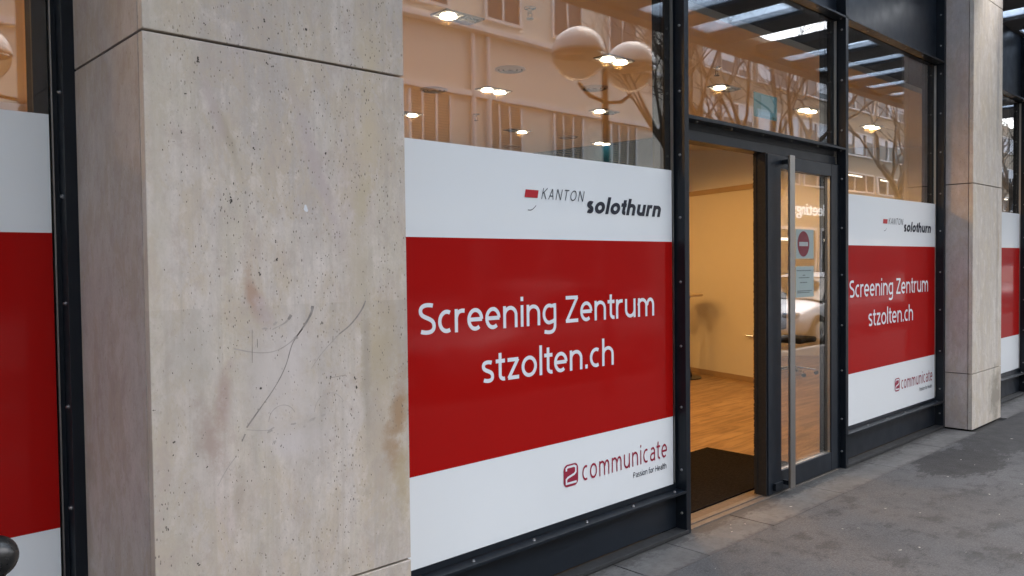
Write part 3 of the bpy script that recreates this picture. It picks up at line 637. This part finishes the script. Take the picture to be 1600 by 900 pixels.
for z, a, b_ in [(1.532, 5.44, 5.66), (1.498, 5.53, 5.57), (1.480, 5.47, 5.63), (1.445, 5.49, 5.60), (1.385, 5.45, 5.67), (1.373, 5.45, 5.64)]:
    x = a
    while x < b_:
        w_ = random.uniform(.012, .04); box(bm, x, min(b_, x+w_), -.0165, -.0157, z, z+.006); x += w_+.006
tag(obj('printed_lines', bm, PG, nt_), kind='stuff')
tl = thing('teal_sheet', 'small teal sheet stuck behind the transom glass', 'sticker', (4.93, .03, 2.58))
B('sheet', (4.935, 5.248, .030, .032, 2.581, 2.745), simple('teal_card', (.03, .22, .24), .5), tl); B('pale_print', (5.03, 5.235, .0285, .0295, 2.60, 2.735), simple('teal_print', (.09, .33, .38), .5), tl)
mt = B('door_mat', (4.12, 5.96, .13, 1.07, .0, .012), MATF, bevel=.004); tag(mt, 'dark fibre door mat lying just inside the doorway', 'mat')

# ------------------------------------------------------------------ interior
fl = struct(B('floor', (-6, 18, .10, 12, -.1, -.001), LAM))
bm = bmesh.new(); box(bm, -6, 18, .70, 12, 3.50, 3.56); struct(obj('ceiling', bm, CEIL))
struct(B('ceiling_recess', (-6, 18, .13, .72, 4.0, 4.1), SHELL)); struct(B('ceiling_upstand', (-6, 18, .70, .72, 3.561, 3.999), SHELL))
struct(B('bulkhead', (-6, 18, .021, .10, 3.60, 4.22), SHELL))
def wall(name, a, b, th, z0, z1, mat, label=None, cat=None, kind=True):
    a, b = Vector((*a, 0)), Vector((*b, 0)); d = (b-a).normalized(); n = Vector((-d.y, d.x, 0))*th; bm = bmesh.new()
    P = [a, b, b+n, a+n]; lo = [bm.verts.new((p.x, p.y, z0)) for p in P]; hi = [bm.verts.new((p.x, p.y, z1)) for p in P]
    bm.faces.new(lo[::-1]); bm.faces.new(hi)
    for i in range(4): bm.faces.new((lo[i], lo[(i+1) % 4], hi[(i+1) % 4], hi[i]))
    o = obj(name, bm, mat); 
    if label: tag(o, label, cat)
    else: o['kind'] = 'structure'
    return o
wall('interior_wall', (-5.9, 7.75), (6.4, 7.75), .1, 0, 3.499, PLASTER)
wall('interior_wall', (6.4, 7.75), (6.4, 10.5), -.1, 0, 3.499, PLASTER)
wall('interior_wall', (6.4, 10.4), (12, 10.4), .1, 0, 3.499, PLASTER)
wall('interior_wall', (9.6, 10.4), (11.1, 5.6), -.1, 0, 3.499, PLASTER)
wall('interior_wall', (11.1, 5.6), (16.4, .3), .1, 0, 3.499, PLASTER)
wall('interior_wall', (-5.9, 7.7), (-5.9, .5), .1, 0, 3.499, PLASTER)
bw = wall('blue_wall', (9.66, 7.9), (10.02, 4.40), .12, 0, 3.498, BLUE, 'dark blue wall section rising to the ceiling inside the shop', 'wall')
pt = thing('partition', 'white partition wall with dark skirting seen through the open doorway', 'partition', (9.653, 2.74, 0))
def along(s, off=0.): # s metres from the near end of the partition
    d = Vector((.393, 1.30, 0)).normalized(); n = Vector((d.y, -d.x, 0)); return Vector((9.653, 2.74, 0)) + d*s + n*off
def pbox(bm, s0, s1, o0, o1, z0, z1):
    P = [along(s0, o0), along(s1, o0), along(s1, o1), along(s0, o1)]; lo = [bm.verts.new((p.x, p.y, z0)) for p in P]; hi = [bm.verts.new((p.x, p.y, z1)) for p in P]
    bm.faces.new(lo); bm.faces.new(hi[::-1])
    for i in range(4): bm.faces.new((lo[i], lo[(i+1) % 4], hi[(i+1) % 4], hi[i]))
PW = simple('partition_paint', (.42, .40, .365), .8, 0, .03, 3.)
for nm, a, mt_ in (('panel', (0, 1.6, 0, .08, .07, 2.567), PW), ('skirting', (0, 1.6, -.012, .085, 0, .069), simple('skirting_wood', (.22, .15, .09), .5)), ('top_rail', (-.0005, 1.6, -.012, .09, 2.568, 2.635), simple('rail_wood', (.26, .19, .12), .6)), ('edge_post', (-.09, -.002, -.01, .09, .0, .62), simple('oak_edge', (.34, .22, .11), .5)), ('door_panel', (-.09, -.002, -.012, .09, .625, 2.50), PW)):
    bm = bmesh.new(); pbox(bm, *a); obj(nm, bm, mt_, pt)
bm = bmesh.new(); a = along(-.03, -.05); tube(bm, [along(-.03, 0)+Vector((0, 0, .62)), along(-.03, -.05)+Vector((0, 0, .62)), along(.09, -.055)+Vector((0, 0, .62))], .011, 8); obj('handle', bm, CHROME, pt)

# bistro table
bt = thing('bistro_table', 'tall round bistro table with draped column standing by the partition', 'table', (9.42, 3.72, 0))
bm = bmesh.new(); lathe(bm, [(.29, 0), (.30, .012), (.30, .022), (.29, .03)], (9.42, 3.72, 1.14), 32); obj('table_top', bm, simple('table_laminate', (.45, .36, .26), .35), bt, smooth=False)
bm = bmesh.new(); lathe(bm, [(.15, .02), (.075, .3), (.05, .7), (.055, .95), (.13, 1.12)], (9.42, 3.72, .01), 24); obj('table_cover', bm, simple('grey_cover', (.22, .20, .18), .8), bt, smooth=True)
bm = bmesh.new(); lathe(bm, [(.27, 0), (.27, .012), (.03, .03)], (9.42, 3.72, .0), 28); obj('foot_plate', bm, simple('dark_foot', (.03, .03, .03), .4), bt)
bm = bmesh.new(); lathe(bm, [(.035, 0), (.032, .10), (.012, .13), (.012, .17)], (9.28, 3.68, 1.17), 14); o = obj('dispenser_bottle', bm, simple('bottle_plastic', (.5, .45, .38), .3), None, smooth=True); tag(o, 'small pump bottle standing on the tall bistro table', 'bottle')

# office chair behind the door glass
oc = thing('office_chair', 'black swivel chair with slim backrest behind the door glass', 'chair', (10.75, 2.75, 0))
cx, cy_ = 10.75, 2.75
bm = bmesh.new(); box(bm, cx-.24, cx+.24, cy_-.24, cy_+.24, .46, .54); obj('seat', bm, FABRIC, oc, bevel=.03)
bm = bmesh.new(); box(bm, cx-.21, cx+.21, cy_+.20, cy_+.26, .62, 1.16); obj('backrest', bm, FABRIC, oc, bevel=.025)
bm = bmesh.new(); tube(bm, [(cx, cy_, .10), (cx, cy_, .46)], .028, 10); tube(bm, [(cx, cy_+.1, .47), (cx, cy_+.27, .50), (cx, cy_+.27, .8)], .018, 8); obj('column', bm, CHROME, oc)
for k in range(5):
    a = 2*math.pi*k/5+.3; bm = bmesh.new(); tube(bm, [(cx, cy_, .11), (cx+.30*math.cos(a), cy_+.30*math.sin(a), .07)], [.022, .014], 8); lg = obj('leg', bm, CHROME, oc)
    bm = bmesh.new(); lathe(bm, [(.012, -.027), (.026, -.02), (.026, .02), (.012, .027)], (0, 0, 0), 12)
    for v in bm.verts: x, y, z = v.co; v.co = (cx+.31*math.cos(a)+z, cy_+.31*math.sin(a)+x, .028+y)
    obj('castor', bm, BLACK, lg)
# reception desk behind
dk = thing('desk', 'desk with white top and slim metal legs at the back of the shop', 'desk', (12.2, 2.2, 0))
B('desk_top', (11.5, 13.0, 1.9, 2.6, .72, .75), PLASTER, dk, bevel=.004)
for x in (11.55, 12.92):
    for y in (1.95, 2.52): B('leg', (x, x+.03, y, y+.03, 0, .719), CHROME, dk)

# ceiling fixtures
def spot_fixture(x, y, mode, label):
    t = thing('ceiling_spotlight', label, 'ceiling light', (x, y, 3.5), 'recessed twin spotlights in the shop ceiling')
    B('housing', [(x-.19, x+.19, y-.095, y-.085, 3.487, 3.4995), (x-.19, x+.19, y+.085, y+.095, 3.487, 3.4995), (x-.19, x-.18, y-.0849, y+.0849, 3.487, 3.4995), (x+.18, x+.19, y-.0849, y+.0849, 3.487, 3.4995), (x-.006, x+.006, y-.0849, y+.0849, 3.487, 3.4995)], simple('fixture_grey', (.25, .24, .23), .5), t)
    B('backplate', (x-.1795, x+.1795, y-.0845, y+.0845, 3.497, 3.4998), BLACK, t)
    for i, sx in enumerate((-.092, .092)):
        bm = bmesh.new(); lathe(bm, [(.058, 0), (.068, -.018), (.068, -.022), (.050, -.020)], (x+sx, y, 3.496), 20); lit = mode[i] == '1'
        obj('lamp', bm, LAMPE if lit else simple('lamp_off', (.12, .11, .10), .3, .6), t)
        if lit:
            ld = bpy.data.lights.new('spot', 'SPOT'); ld.energy = SPOT_W*{3.99: 2.8, 5.93: 2.4, 5.90: 2.4, 2.05: 2., 6.0: 2.4, 3.9: 2.8, 2.0: 2., .1: 2.4, 7.76: 1.0, 7.96: 1.3, 9.70: .2, 11.6: 2.9, 9.83: .12}.get(x, 1.); ld.color = (1., .50, .13); ld.spot_size = R(172); ld.spot_blend = .35; ld.shadow_soft_size = .05
            lo = bpy.data.objects.new('spot', ld); COL.objects.link(lo); lo.parent = t; lo.location = (sx, 0, -.03)
SPOT_W = 18
for x, y, md, lb in [(3.99, 1.98, '10', 'ceiling spotlight just inside the big window, one lamp lit'), (5.93, 3.71, '11', 'second row ceiling spotlight with both lamps lit'), (5.90, 2.01, '11', 'ceiling spotlight with two lit lamps beside the round globes'),
                     (7.80, 3.72, '10', 'ceiling spotlight over the blue wall side, one lit lamp'), (7.96, 5.45, '01', 'small ceiling spotlight in the third row, single lamp lit'), (9.83, 5.45, '11', 'distant ceiling spotlight above the dark blue wall, both lit'),
                     (7.76, 2.00, '10', 'ceiling spotlight seen through the transom window'), (9.70, 2.01, '11', 'ceiling spotlight seen low through the transom near its far edge'), (2.05, 5.35, '01', 'ceiling spotlight glimpsed through the shaded window'), (6.0, 5.40, '01', 'ceiling spotlight at the very edge of the stained pillar'),
                     (2.0, 2.0, '11', 'ceiling spotlight hidden behind the stained pillar'), (11.6, 2.0, '11', 'ceiling spotlight deep inside past the door'), (.1, 3.7, '11', 'ceiling spotlight deep in the shaded shop corner'), (3.9, 5.4, '11', 'ceiling spotlight at the back of the shop')]:
    spot_fixture(x, y, md, lb)
def vent(x, y, lb):
    t = thing('ceiling_vent', lb, 'vent', (x, y, 3.5), 'round ceiling vents')
    m_ = simple('vent_grey', (.40, .37, .34), .5)
    for r in (.15, .105, .06):
        bm = bmesh.new(); n = 28; rings = [[bm.verts.new((x+rr*math.cos(2*math.pi*k/n), y+rr*math.sin(2*math.pi*k/n), z)) for k in range(n)] for rr, z in ((r, 3.499), (r, 3.490), (r-.022, 3.484), (r-.022, 3.499))]
        for a, b in zip(rings, rings[1:]):
            for k in range(n): bm.faces.new((a[k], a[(k+1) % n], b[(k+1) % n], b[k]))
        obj('ring', bm, m_, t)
    bm = bmesh.new(); lathe(bm, [(.128, 0), (.128, .003)], (x, y, 3.4955), 28); obj('duct_opening', bm, simple('vent_dark', (.05, .045, .04), .8), t)
for x, y, lb in [(5.43, 2.92, 'round ceiling vent between the twin spotlights'), (6.69, 2.93, 'round ceiling vent below the round globes'), (5.43, 4.12, 'round ceiling vent over the shuttered window reflection'), (8.96, 5.39, 'far round ceiling vent above the film edge'), (8.97, 6.63, 'farthest round ceiling vent near the film edge'), (2.9, 2.9, 'round ceiling vent behind the pillar')]: vent(x, y, lb)
for x, y, lb in [(4.257, 1.466, 'sprinkler head hanging near the top of the big window'), (6.70, 4.885, 'tiny sprinkler head in the middle of the shop ceiling'), (6.9, 1.55, 'sprinkler head seen through the transom window')]:
    t = thing('sprinkler_head', lb, 'sprinkler', (x, y, 3.5), 'ceiling sprinkler heads')
    bm = bmesh.new(); lathe(bm, [(.045, 0), (.045, -.006), (.015, -.01), (.015, -.04)], (x, y, 3.4995), 16); obj('rose', bm, CHROME, t)
    bm = bmesh.new(); tube(bm, [(x-.02, y, 3.46), (x-.02, y, 3.42)], .004, 6); tube(bm, [(x+.02, y, 3.46), (x+.02, y, 3.42)], .004, 6); lathe(bm, [(.028, 0), (.028, -.004)], (x, y, 3.42), 12); obj('deflector', bm, STEELD, t)

# ------------------------------------------------------------------ canopy over the pavement
cn = thing('canopy', 'dark steel canopy with frosted glass panes over the shop front', 'canopy', (6, -.1, 4.2))
q = N('frosted_glass'); q.t.nodes.remove(q.b); tl_ = q.n('ShaderNodeBsdfTranslucent'); tl_.inputs[0].default_value = (.50, .58, .68, 1); tr_ = q.n('ShaderNodeBsdfTransparent'); tr_.inputs[0].default_value = (.74, .82, .90, 1)
mx_ = q.n('ShaderNodeMixShader'); q.link(q.ramp(q.noise(2.), .3, .7, .5, .66), mx_.inputs[0]); q.link(tl_.outputs[0], mx_.inputs[1]); q.link(tr_.outputs[0], mx_.inputs[2]); q.link(mx_.outputs[0], q.out.inputs['Surface']); FROST = q.m
CB = simple('canopy_steel', (.045, .042, .040), .6, 0, .2, 3.)
lights = [(7.64, 8.12), (8.56, 9.19), (9.67, 10.08), (10.60, 10.97), (11.4, 11.8), (12.22, 12.62), (13.05, 13.45), (13.9, 14.3), (14.75, 15.15), (15.6, 16.0)]
x = 6.83
while x > -4: lights.insert(0, (x-.13, x+.46)); x -= .95
prev = -4.6
for a, b_ in lights + [(17., 17.4)]:
    if a > prev+.02: B('beam', (prev, a, -2.42, -.05, 4.205, 4.30), CB, cn)
    if not (8.5 < a < 8.6) and a < 17:
        B('glass_panel', (a+.004, b_-.004, -2.42, -.05, 4.24, 4.25), FROST, cn)
    prev = b_
B('fascia', (-4.6, 17.4, -2.60, -2.421, 4.16, 4.36), CB, cn, bevel=.004); B('wall_beam', (-4.6, 17.4, -.049, .0885, 4.222, 4.40), CB, cn)

# ------------------------------------------------------------------ bollard with ball top by the shaded window
bo = thing('bollard', 'slim black bollard with ball top near the camera', 'bollard', (.43, -.50, 0))
bm = bmesh.new(); r_ = .052; cz = .893
lathe(bm, [(.004, cz+r_)] + [(r_*math.cos(R(a)), cz+r_*math.sin(R(a))) for a in range(80, -61, -10)] + [(.022, cz-.05), (.022, cz-.07)], (.425, -.477, 0), 28)
obj('ball_top', bm, simple('black_paint', (.008, .008, .008), .28), bo, smooth=True)
bm = bmesh.new(); lathe(bm, [(.05, .0), (.05, .03), (.024, .05), (.022, cz-.07)], (.425, -.477, 0), 20); obj('shaft', bm, simple('black_paint_shaft', (.008, .008, .008), .35), bo)

# ------------------------------------------------------------------ street side, seen in reflections
GLOBE = N('globe_plastic'); GLOBE.base((.64, .63, .61)); GLOBE.set(Roughness=.25)
AMB = glass_mat('globe_clear_bowl', .05, (.80, .72, .62))
def globe_lamp(x, y, hgt, r, label, sp=.49):
    t = thing('street_lamp', label, 'street lamp', (x, y, 0), 'twin globe street lamps')
    bm = bmesh.new(); tube(bm, [(x, y, 0), (x, y, .8), (x, y, .82), (x, y, hgt-.1)], [.07, .065, .045, .04], 12); obj('pole', bm, STEEL, t)
    bm = bmesh.new(); tube(bm, [(x-sp, y, hgt-.34), (x-sp*.6, y, hgt-.46), (x, y, hgt-.5), (x+sp*.6, y, hgt-.46), (x+sp, y, hgt-.34)], .022, 8); obj('arm', bm, STEEL, t)
    for s in (-sp, sp):
        bm = bmesh.new(); lathe(bm, [(.002, r)] + [(r*math.cos(R(a)), r*math.sin(R(a))) for a in range(84, -1, -7)], (x+s, y, hgt), 32); gm = obj('globe_dome', bm, GLOBE.m, t, smooth=True)
        bm = bmesh.new(); lathe(bm, [(r*.985*math.cos(R(a)), r*.985*math.sin(R(a))) for a in range(-1, -85, -7)], (x+s, y, hgt), 32); obj('globe_bowl', bm, AMB, t, smooth=True)
globe_lamp(7.69, -3.6, 4.08, .317, 'twin globe street lamp at the kerb opposite the doorway')
globe_lamp(2.0+.49, -7.2, 4.08, .317, 'twin globe street lamp on the far side of the road')

def branch(bm, p, d, r, L, depth, rnd):
    pts = [p]; rads = [r]; q = Vector(p); dd = Vector(d)
    n = 4 if depth > 1 else 3
    for i in range(n):
        dd = (dd + Vector((rnd.uniform(-.22, .22), rnd.uniform(-.22, .22), rnd.uniform(-.05, .16)))).normalized(); q = q + dd*L/n; pts.append(Vector(q)); rads.append(r*(1-.5*(i+1)/n))
    tube(bm, pts, rads, 7 if depth > 3 else (5 if depth > 1 else 3), cap=False)
    if depth == 0: return
    for k in range(3 if depth > 2 else 3):
        i = rnd.choice([len(pts)-1, len(pts)-1, len(pts)-2, 2]); nd = (dd + Vector((rnd.uniform(-.9, .9), rnd.uniform(-.9, .9), rnd.uniform(-.2, .6)))).normalized()
        branch(bm, pts[i], nd, rads[i]*.78, L*rnd.uniform(.62, .85), depth-1, rnd)
BARK = simple('bark', (.11, .09, .07), .95, 0, .4, 9., .6)
def tree(x, y, seed, label, h=2.6, r=.19):
    t = thing('bare_tree', label, 'tree', (x, y, 0), 'bare street trees'); rnd = random.Random(seed)
    bm = bmesh.new(); tube(bm, [(x, y, -.15), (x+.02, y, .3), (x-.05, y+.03, 1.4), (x+.04, y, h)], [r*1.35, r*1.05, r*.9, r*.8], 12); obj('trunk', bm, BARK, t)
    bm = bmesh.new()
    for k in range(4):
        a = 2*math.pi*k/4 + rnd.uniform(0, 1); branch(bm, Vector((x+.04, y, h-.05)), Vector((math.cos(a)*.5, math.sin(a)*.5, 1)).normalized(), r*.62, rnd.uniform(1.9, 2.6), 4, rnd)
    obj('crown', bm, BARK, t)
tree(14.9, -7.2, 3, 'bare street tree reflected beside the globe lamp'); tree(17.4, -7.0, 5, 'bare forked street tree reflected in the transom'); tree(27, -7.2, 8, 'bare street tree reflected farther along the road')
tree(36, -7.2, 12, 'bare tree far down the street')
tree(23, -2.9, 21, 'bare tree at the kerb beyond the canopy', r=.16)

# parked cars
def car(x, y, label, paint, L=4.4, W=1.78, group='cars parked along the kerb'):
    """nose towards -x; body lofted from cross sections"""
    t = thing('parked_car', label, 'car', (x, y, -.12), group); z0 = -.12
    prof = [(0, .38, .62, .62), (.06, .30, .70, .78), (.35, .24, .78, .84), (1.05, .22, .92, .88), (1.35, .20, .96, .89), (2.2, .20, .97, .89), (3.3, .20, .98, .89), (4.0, .24, .98, .86), (4.32, .32, .90, .80), (4.4, .42, .78, .72)]
    bm = bmesh.new(); rings = []
    for s, lo, hi, hw in prof:
        k = L/4.4; ring = []
        for yy, zz in [(-.75, lo), (-.98, lo+.08), (-1., .55*(lo+hi)), (-.96, hi-.08), (-.80, hi), (0, hi+.03), (.80, hi), (.96, hi-.08), (1., .55*(lo+hi)), (.98, lo+.08), (.75, lo)]:
            ring.append(bm.verts.new((x+s*k, y+yy*hw*W/1.78, z0+zz)))
        rings.append(ring)
    for a, b in zip(rings, rings[1:]):
        for i in range(len(a)): bm.faces.new((a[i], a[(i+1) % len(a)], b[(i+1) % len(a)], b[i]))
    bm.faces.new(rings[0]); bm.faces.new(rings[-1][::-1]); body = obj('body', bm, paint, t, smooth=True)
    body.modifiers.new('sub', 'SUBSURF').render_levels = 2
    cab = [(1.10, .95, .78), (1.75, 1.38, .66), (2.4, 1.47, .64), (3.2, 1.44, .63), (4.05, 1.02, .70)]
    bm = bmesh.new(); rings = []
    for s, hi, hw in cab:
        rings.append([bm.verts.new((x+s, y+a*W/1.78, z0+b)) for a, b in [(-.80, .93), (-hw, hi-.05), (-hw*.8, hi), (hw*.8, hi), (hw, hi-.05), (.80, .93)]])
    for a, b in zip(rings, rings[1:]):
        for i in range(5): bm.faces.new((a[i], a[i+1], b[i+1], b[i]))
    bm.faces.new(rings[0]); bm.faces.new(rings[-1][::-1])
    obj('greenhouse', bm, CARGLASS, t, bevel=.02)
    bm = bmesh.new(); pts = [(s, hi+.012, hw*.82) for s, hi, hw in cab[1:4]]
    top = [[bm.verts.new((x+s, y+sg_*hw, z0+hi)) for sg_ in (-1, 1)] for s, hi, hw in pts]
    for a, b in zip(top, top[1:]): bm.faces.new((a[0], a[1], b[1], b[0]))
    obj('roof', bm, paint, t)
    for wx in (.85, 3.55):
        for sy in (-1, 1):
            bm = bmesh.new(); lathe(bm, [(.20, -.10), (.31, -.10), (.33, -.06), (.33, .06), (.31, .10), (.20, .10)], (0, 0, 0), 24)
            for v in bm.verts: a, b, c = v.co; v.co = (x+wx+a, y+sy*(W/2-.10)+c, z0+.33+b)
            wl = obj('wheel', bm, BLACK, t)
            bm = bmesh.new(); lathe(bm, [(.20, -.105), (.06, -.12), (.06, .12), (.20, .105)], (0, 0, 0), 10)
            for v in bm.verts: a, b, c = v.co; v.co = (x+wx+a, y+sy*(W/2-.10)+c, z0+.33+b)
            obj('rim', bm, CHROME, wl)
    for sy in (-1, 1):
        bm = bmesh.new(); box(bm, x+.03, x+.30, y+sy*.62-.14, y+sy*.62+.14, z0+.60, z0+.735); obj('headlight', bm, CHROME, t, bevel=.04)
    B('grille', (x-.012, x+.03, y-.42, y+.42, z0+.42, z0+.60), BLACK, t, bevel=.01)
CARGLASS = N('car_glass').base((.012, .015, .018)).set(Roughness=.05, Specular_IOR_Level=.8).m
PWH = N('white_car_paint').base((.78, .79, .80)).set(Roughness=.25, Coat_Weight=.6).m; PDK = N('dark_car_paint').base((.03, .04, .06)).set(Roughness=.25, Coat_Weight=.8).m; PSI = N('silver_car_paint').base((.45, .46, .47)).set(Roughness=.3, Metallic=.5, Coat_Weight=.5).m
car(14.6, -5.5, 'white parked car reflected in the glass door', PWH); car(6.2, -5.5, 'white parked car at the kerb opposite the doorway', PWH); car(21.5, -5.5, 'dark parked car behind the white one', PDK); car(29, -5.5, 'silver car parked far down the street', PSI)

# opposite buildings
OB = simple('opposite_plaster', (.76, .69, .57), .85, 0, .06, 1.); OB2 = simple('opposite_panels', (.36, .30, .22), .8, 0, .08, 1.); OW = simple('opposite_trim', (.80, .76, .72), .8)
OG = N('opposite_glass').base((.035, .045, .05)).set(Roughness=.08).m; BL = simple('blind_slats', (.45, .36, .26), .8, 0, .1, 3.)
WB = simple('white_blinds', (.75, .77, .80), .7); SHOPE = emit('shop_interior_light', (1., .86, .66), 1.6)
ba = thing('opposite_building', 'beige plaster building across the street with cornices and shuttered windows', 'building', (5, -18, 0), 'buildings across the street')
B('wall', (-20, 29.5, -24, -18, -.2, 12.6), OB, ba)
for z, p in ((5.35, .25), (7.38, .16), (9.57, .35)): B('cornice', (-20, 29.5, -18+.001, -18+p, z-.10, z+.08), OW, ba, bevel=.02)
for k in range(-7, 10):
    x = 15.3 + 3.3*k - (0 if k < 1 else 0)
    if x > 27: continue
    f = B('window_frame', [(x-.05, x+.05, -17.999, -17.90, 5.60, 7.2), (x+1.6, x+1.7, -17.999, -17.90, 5.60, 7.2), (x+.5, x+.58, -17.999, -17.92, 5.60, 7.2), (x+1.05, x+1.13, -17.999, -17.92, 5.60, 7.2), (x-.05, x+1.7, -17.999, -17.85, 5.5, 5.6)], OW, ba)
    B('pane', (x+.05, x+1.6, -17.998, -17.97, 5.6, 7.2), OG, f)
    bm = bmesh.new()
    for s in range(18): box(bm, x+.05, x+1.6, -17.965, -17.94, 5.62+s*.088, 5.62+s*.088+.06)
    obj('blind', bm, BL, f)
    f = B('window_frame', [(x-.05, x+.05, -17.999, -17.90, 10.1, 11.9), (x+1.6, x+1.7, -17.999, -17.90, 10.1, 11.9), (x+.78, x+.86, -17.999, -17.92, 10.1, 11.9), (x-.05, x+1.7, -17.999, -17.85, 10.0, 10.1)], OW, ba)
    B('pane', (x+.05, x+1.6, -17.998, -17.97, 10.1, 11.9), OG, f)
    f = B('shopfront', [(x-.5, x-.38, -17.999, -17.88, 0, 4.4), (x-.5, x+2.6, -17.999, -17.88, 4.4, 4.8), (x-.38, x+2.6, -17.999, -17.88, 0, .45)], OW, ba)
    B('pane', (x-.38, x+2.6, -17.998, -17.96, .45, 4.4), OG, f); B('shop_light', (x, x+2.2, -17.955, -17.94, 3.3, 3.42), SHOPE, f)
for x in (17.93, 18.62, 5., -6.): bm = bmesh.new(); tube(bm, [(x, -17.88, 0), (x, -17.88, 9.4)], .085, 10); obj('drainpipe', bm, OW, ba)
bb = thing('opposite_office_building', 'beige office block down the street with ribbon windows and lit ground floor', 'building', (50, -18, 0), 'buildings across the street')
B('wall', (31, 100, -26, -18, -.2, 12.8), OB2, bb)
for z, zz in ((5.75, 6.75), (7.9, 9.15), (10.6, 11.8)):
    for k in range(14):
        x = 31.8+k*4.8; f = B('window_frame', [(x, x+4.3, -17.999, -17.9, z-.08, z), (x, x+4.3, -17.999, -17.9, zz, zz+.08), (x, x+.09, -17.999, -17.9, z, zz), (x+1.5, x+1.58, -17.999, -17.9, z, zz), (x+3., x+3.08, -17.999, -17.9, z, zz), (x+4.21, x+4.3, -17.999, -17.9, z, zz)], OW, bb)
        B('pane', (x+.09, x+4.21, -17.998, -17.95, z, zz), OG, f)
        for j, a in enumerate((.09, 1.58, 3.08)):
            hgt = random.choice([.3, .55, .75, .95])
            if z > 7: B('blind', (x+a, x+a+1.1, -17.945, -17.93, zz-(zz-z)*hgt, zz), WB, f)
        if z < 7: B('office_light', (x+.4, x+2.6, -17.945, -17.93, zz-.16, zz-.08), SHOPE, f)
for k in range(12): 
    x = 32+k*5.6; f = B('shopfront', [(x, x+5.2, -17.999, -17.88, 3.3, 3.45), (x, x+.1, -17.999, -17.88, 0, 3.3), (x+5.1, x+5.2, -17.999, -17.88, 0, 3.3)], OW, bb); B('pane', (x+.1, x+5.1, -17.998, -17.95, .3, 3.3), OG, f); B('shop_light', (x+.5, x+4.5, -17.945, -17.93, 2.7, 2.85), SHOPE, f)
ms = thing('wall_sign', 'white lettering on the opposite building, mirrored in the door glass', 'sign', (42, -17.8, 4.1))
me, w_ = text_mesh('Meetings', 1., .95)
for v in me.vertices: v.co = (-v.co.x*(4.4/w_), v.co.y*40, v.co.z)
me.materials.append(emit('sign_letters', (1., .98, .95), .45)); o = bpy.data.objects.new('letters', me); COL.objects.link(o); o.parent = ms; o.location = (2.2, 0, 0)
bc = thing('street_end_building', 'grey building closing the far end of the street', 'building', (150, -10, 0), 'buildings across the street')
B('wall', (120, 135, -17, 20, -.2, 16), simple('grey_render', (.35, .34, .33), .85), bc)
for k in range(5):
    for j in range(4): B('window', (119.9, 119.999, -15+k*5, -12.6+k*5, 2+j*3.4, 3.8+j*3.4), OG, bc)
bd = thing('side_building', 'pale building at the near end of the street', 'building', (-40, -10, 0), 'buildings across the street')
B('wall', (-50, -36, -30, 20, -.2, 14), OB, bd)
for k in range(6):
    for j in range(4): B('window', (-35.999, -35.9, -26+k*7, -23.5+k*7, 1.5+j*3.3, 3.4+j*3.3), OG, bd)
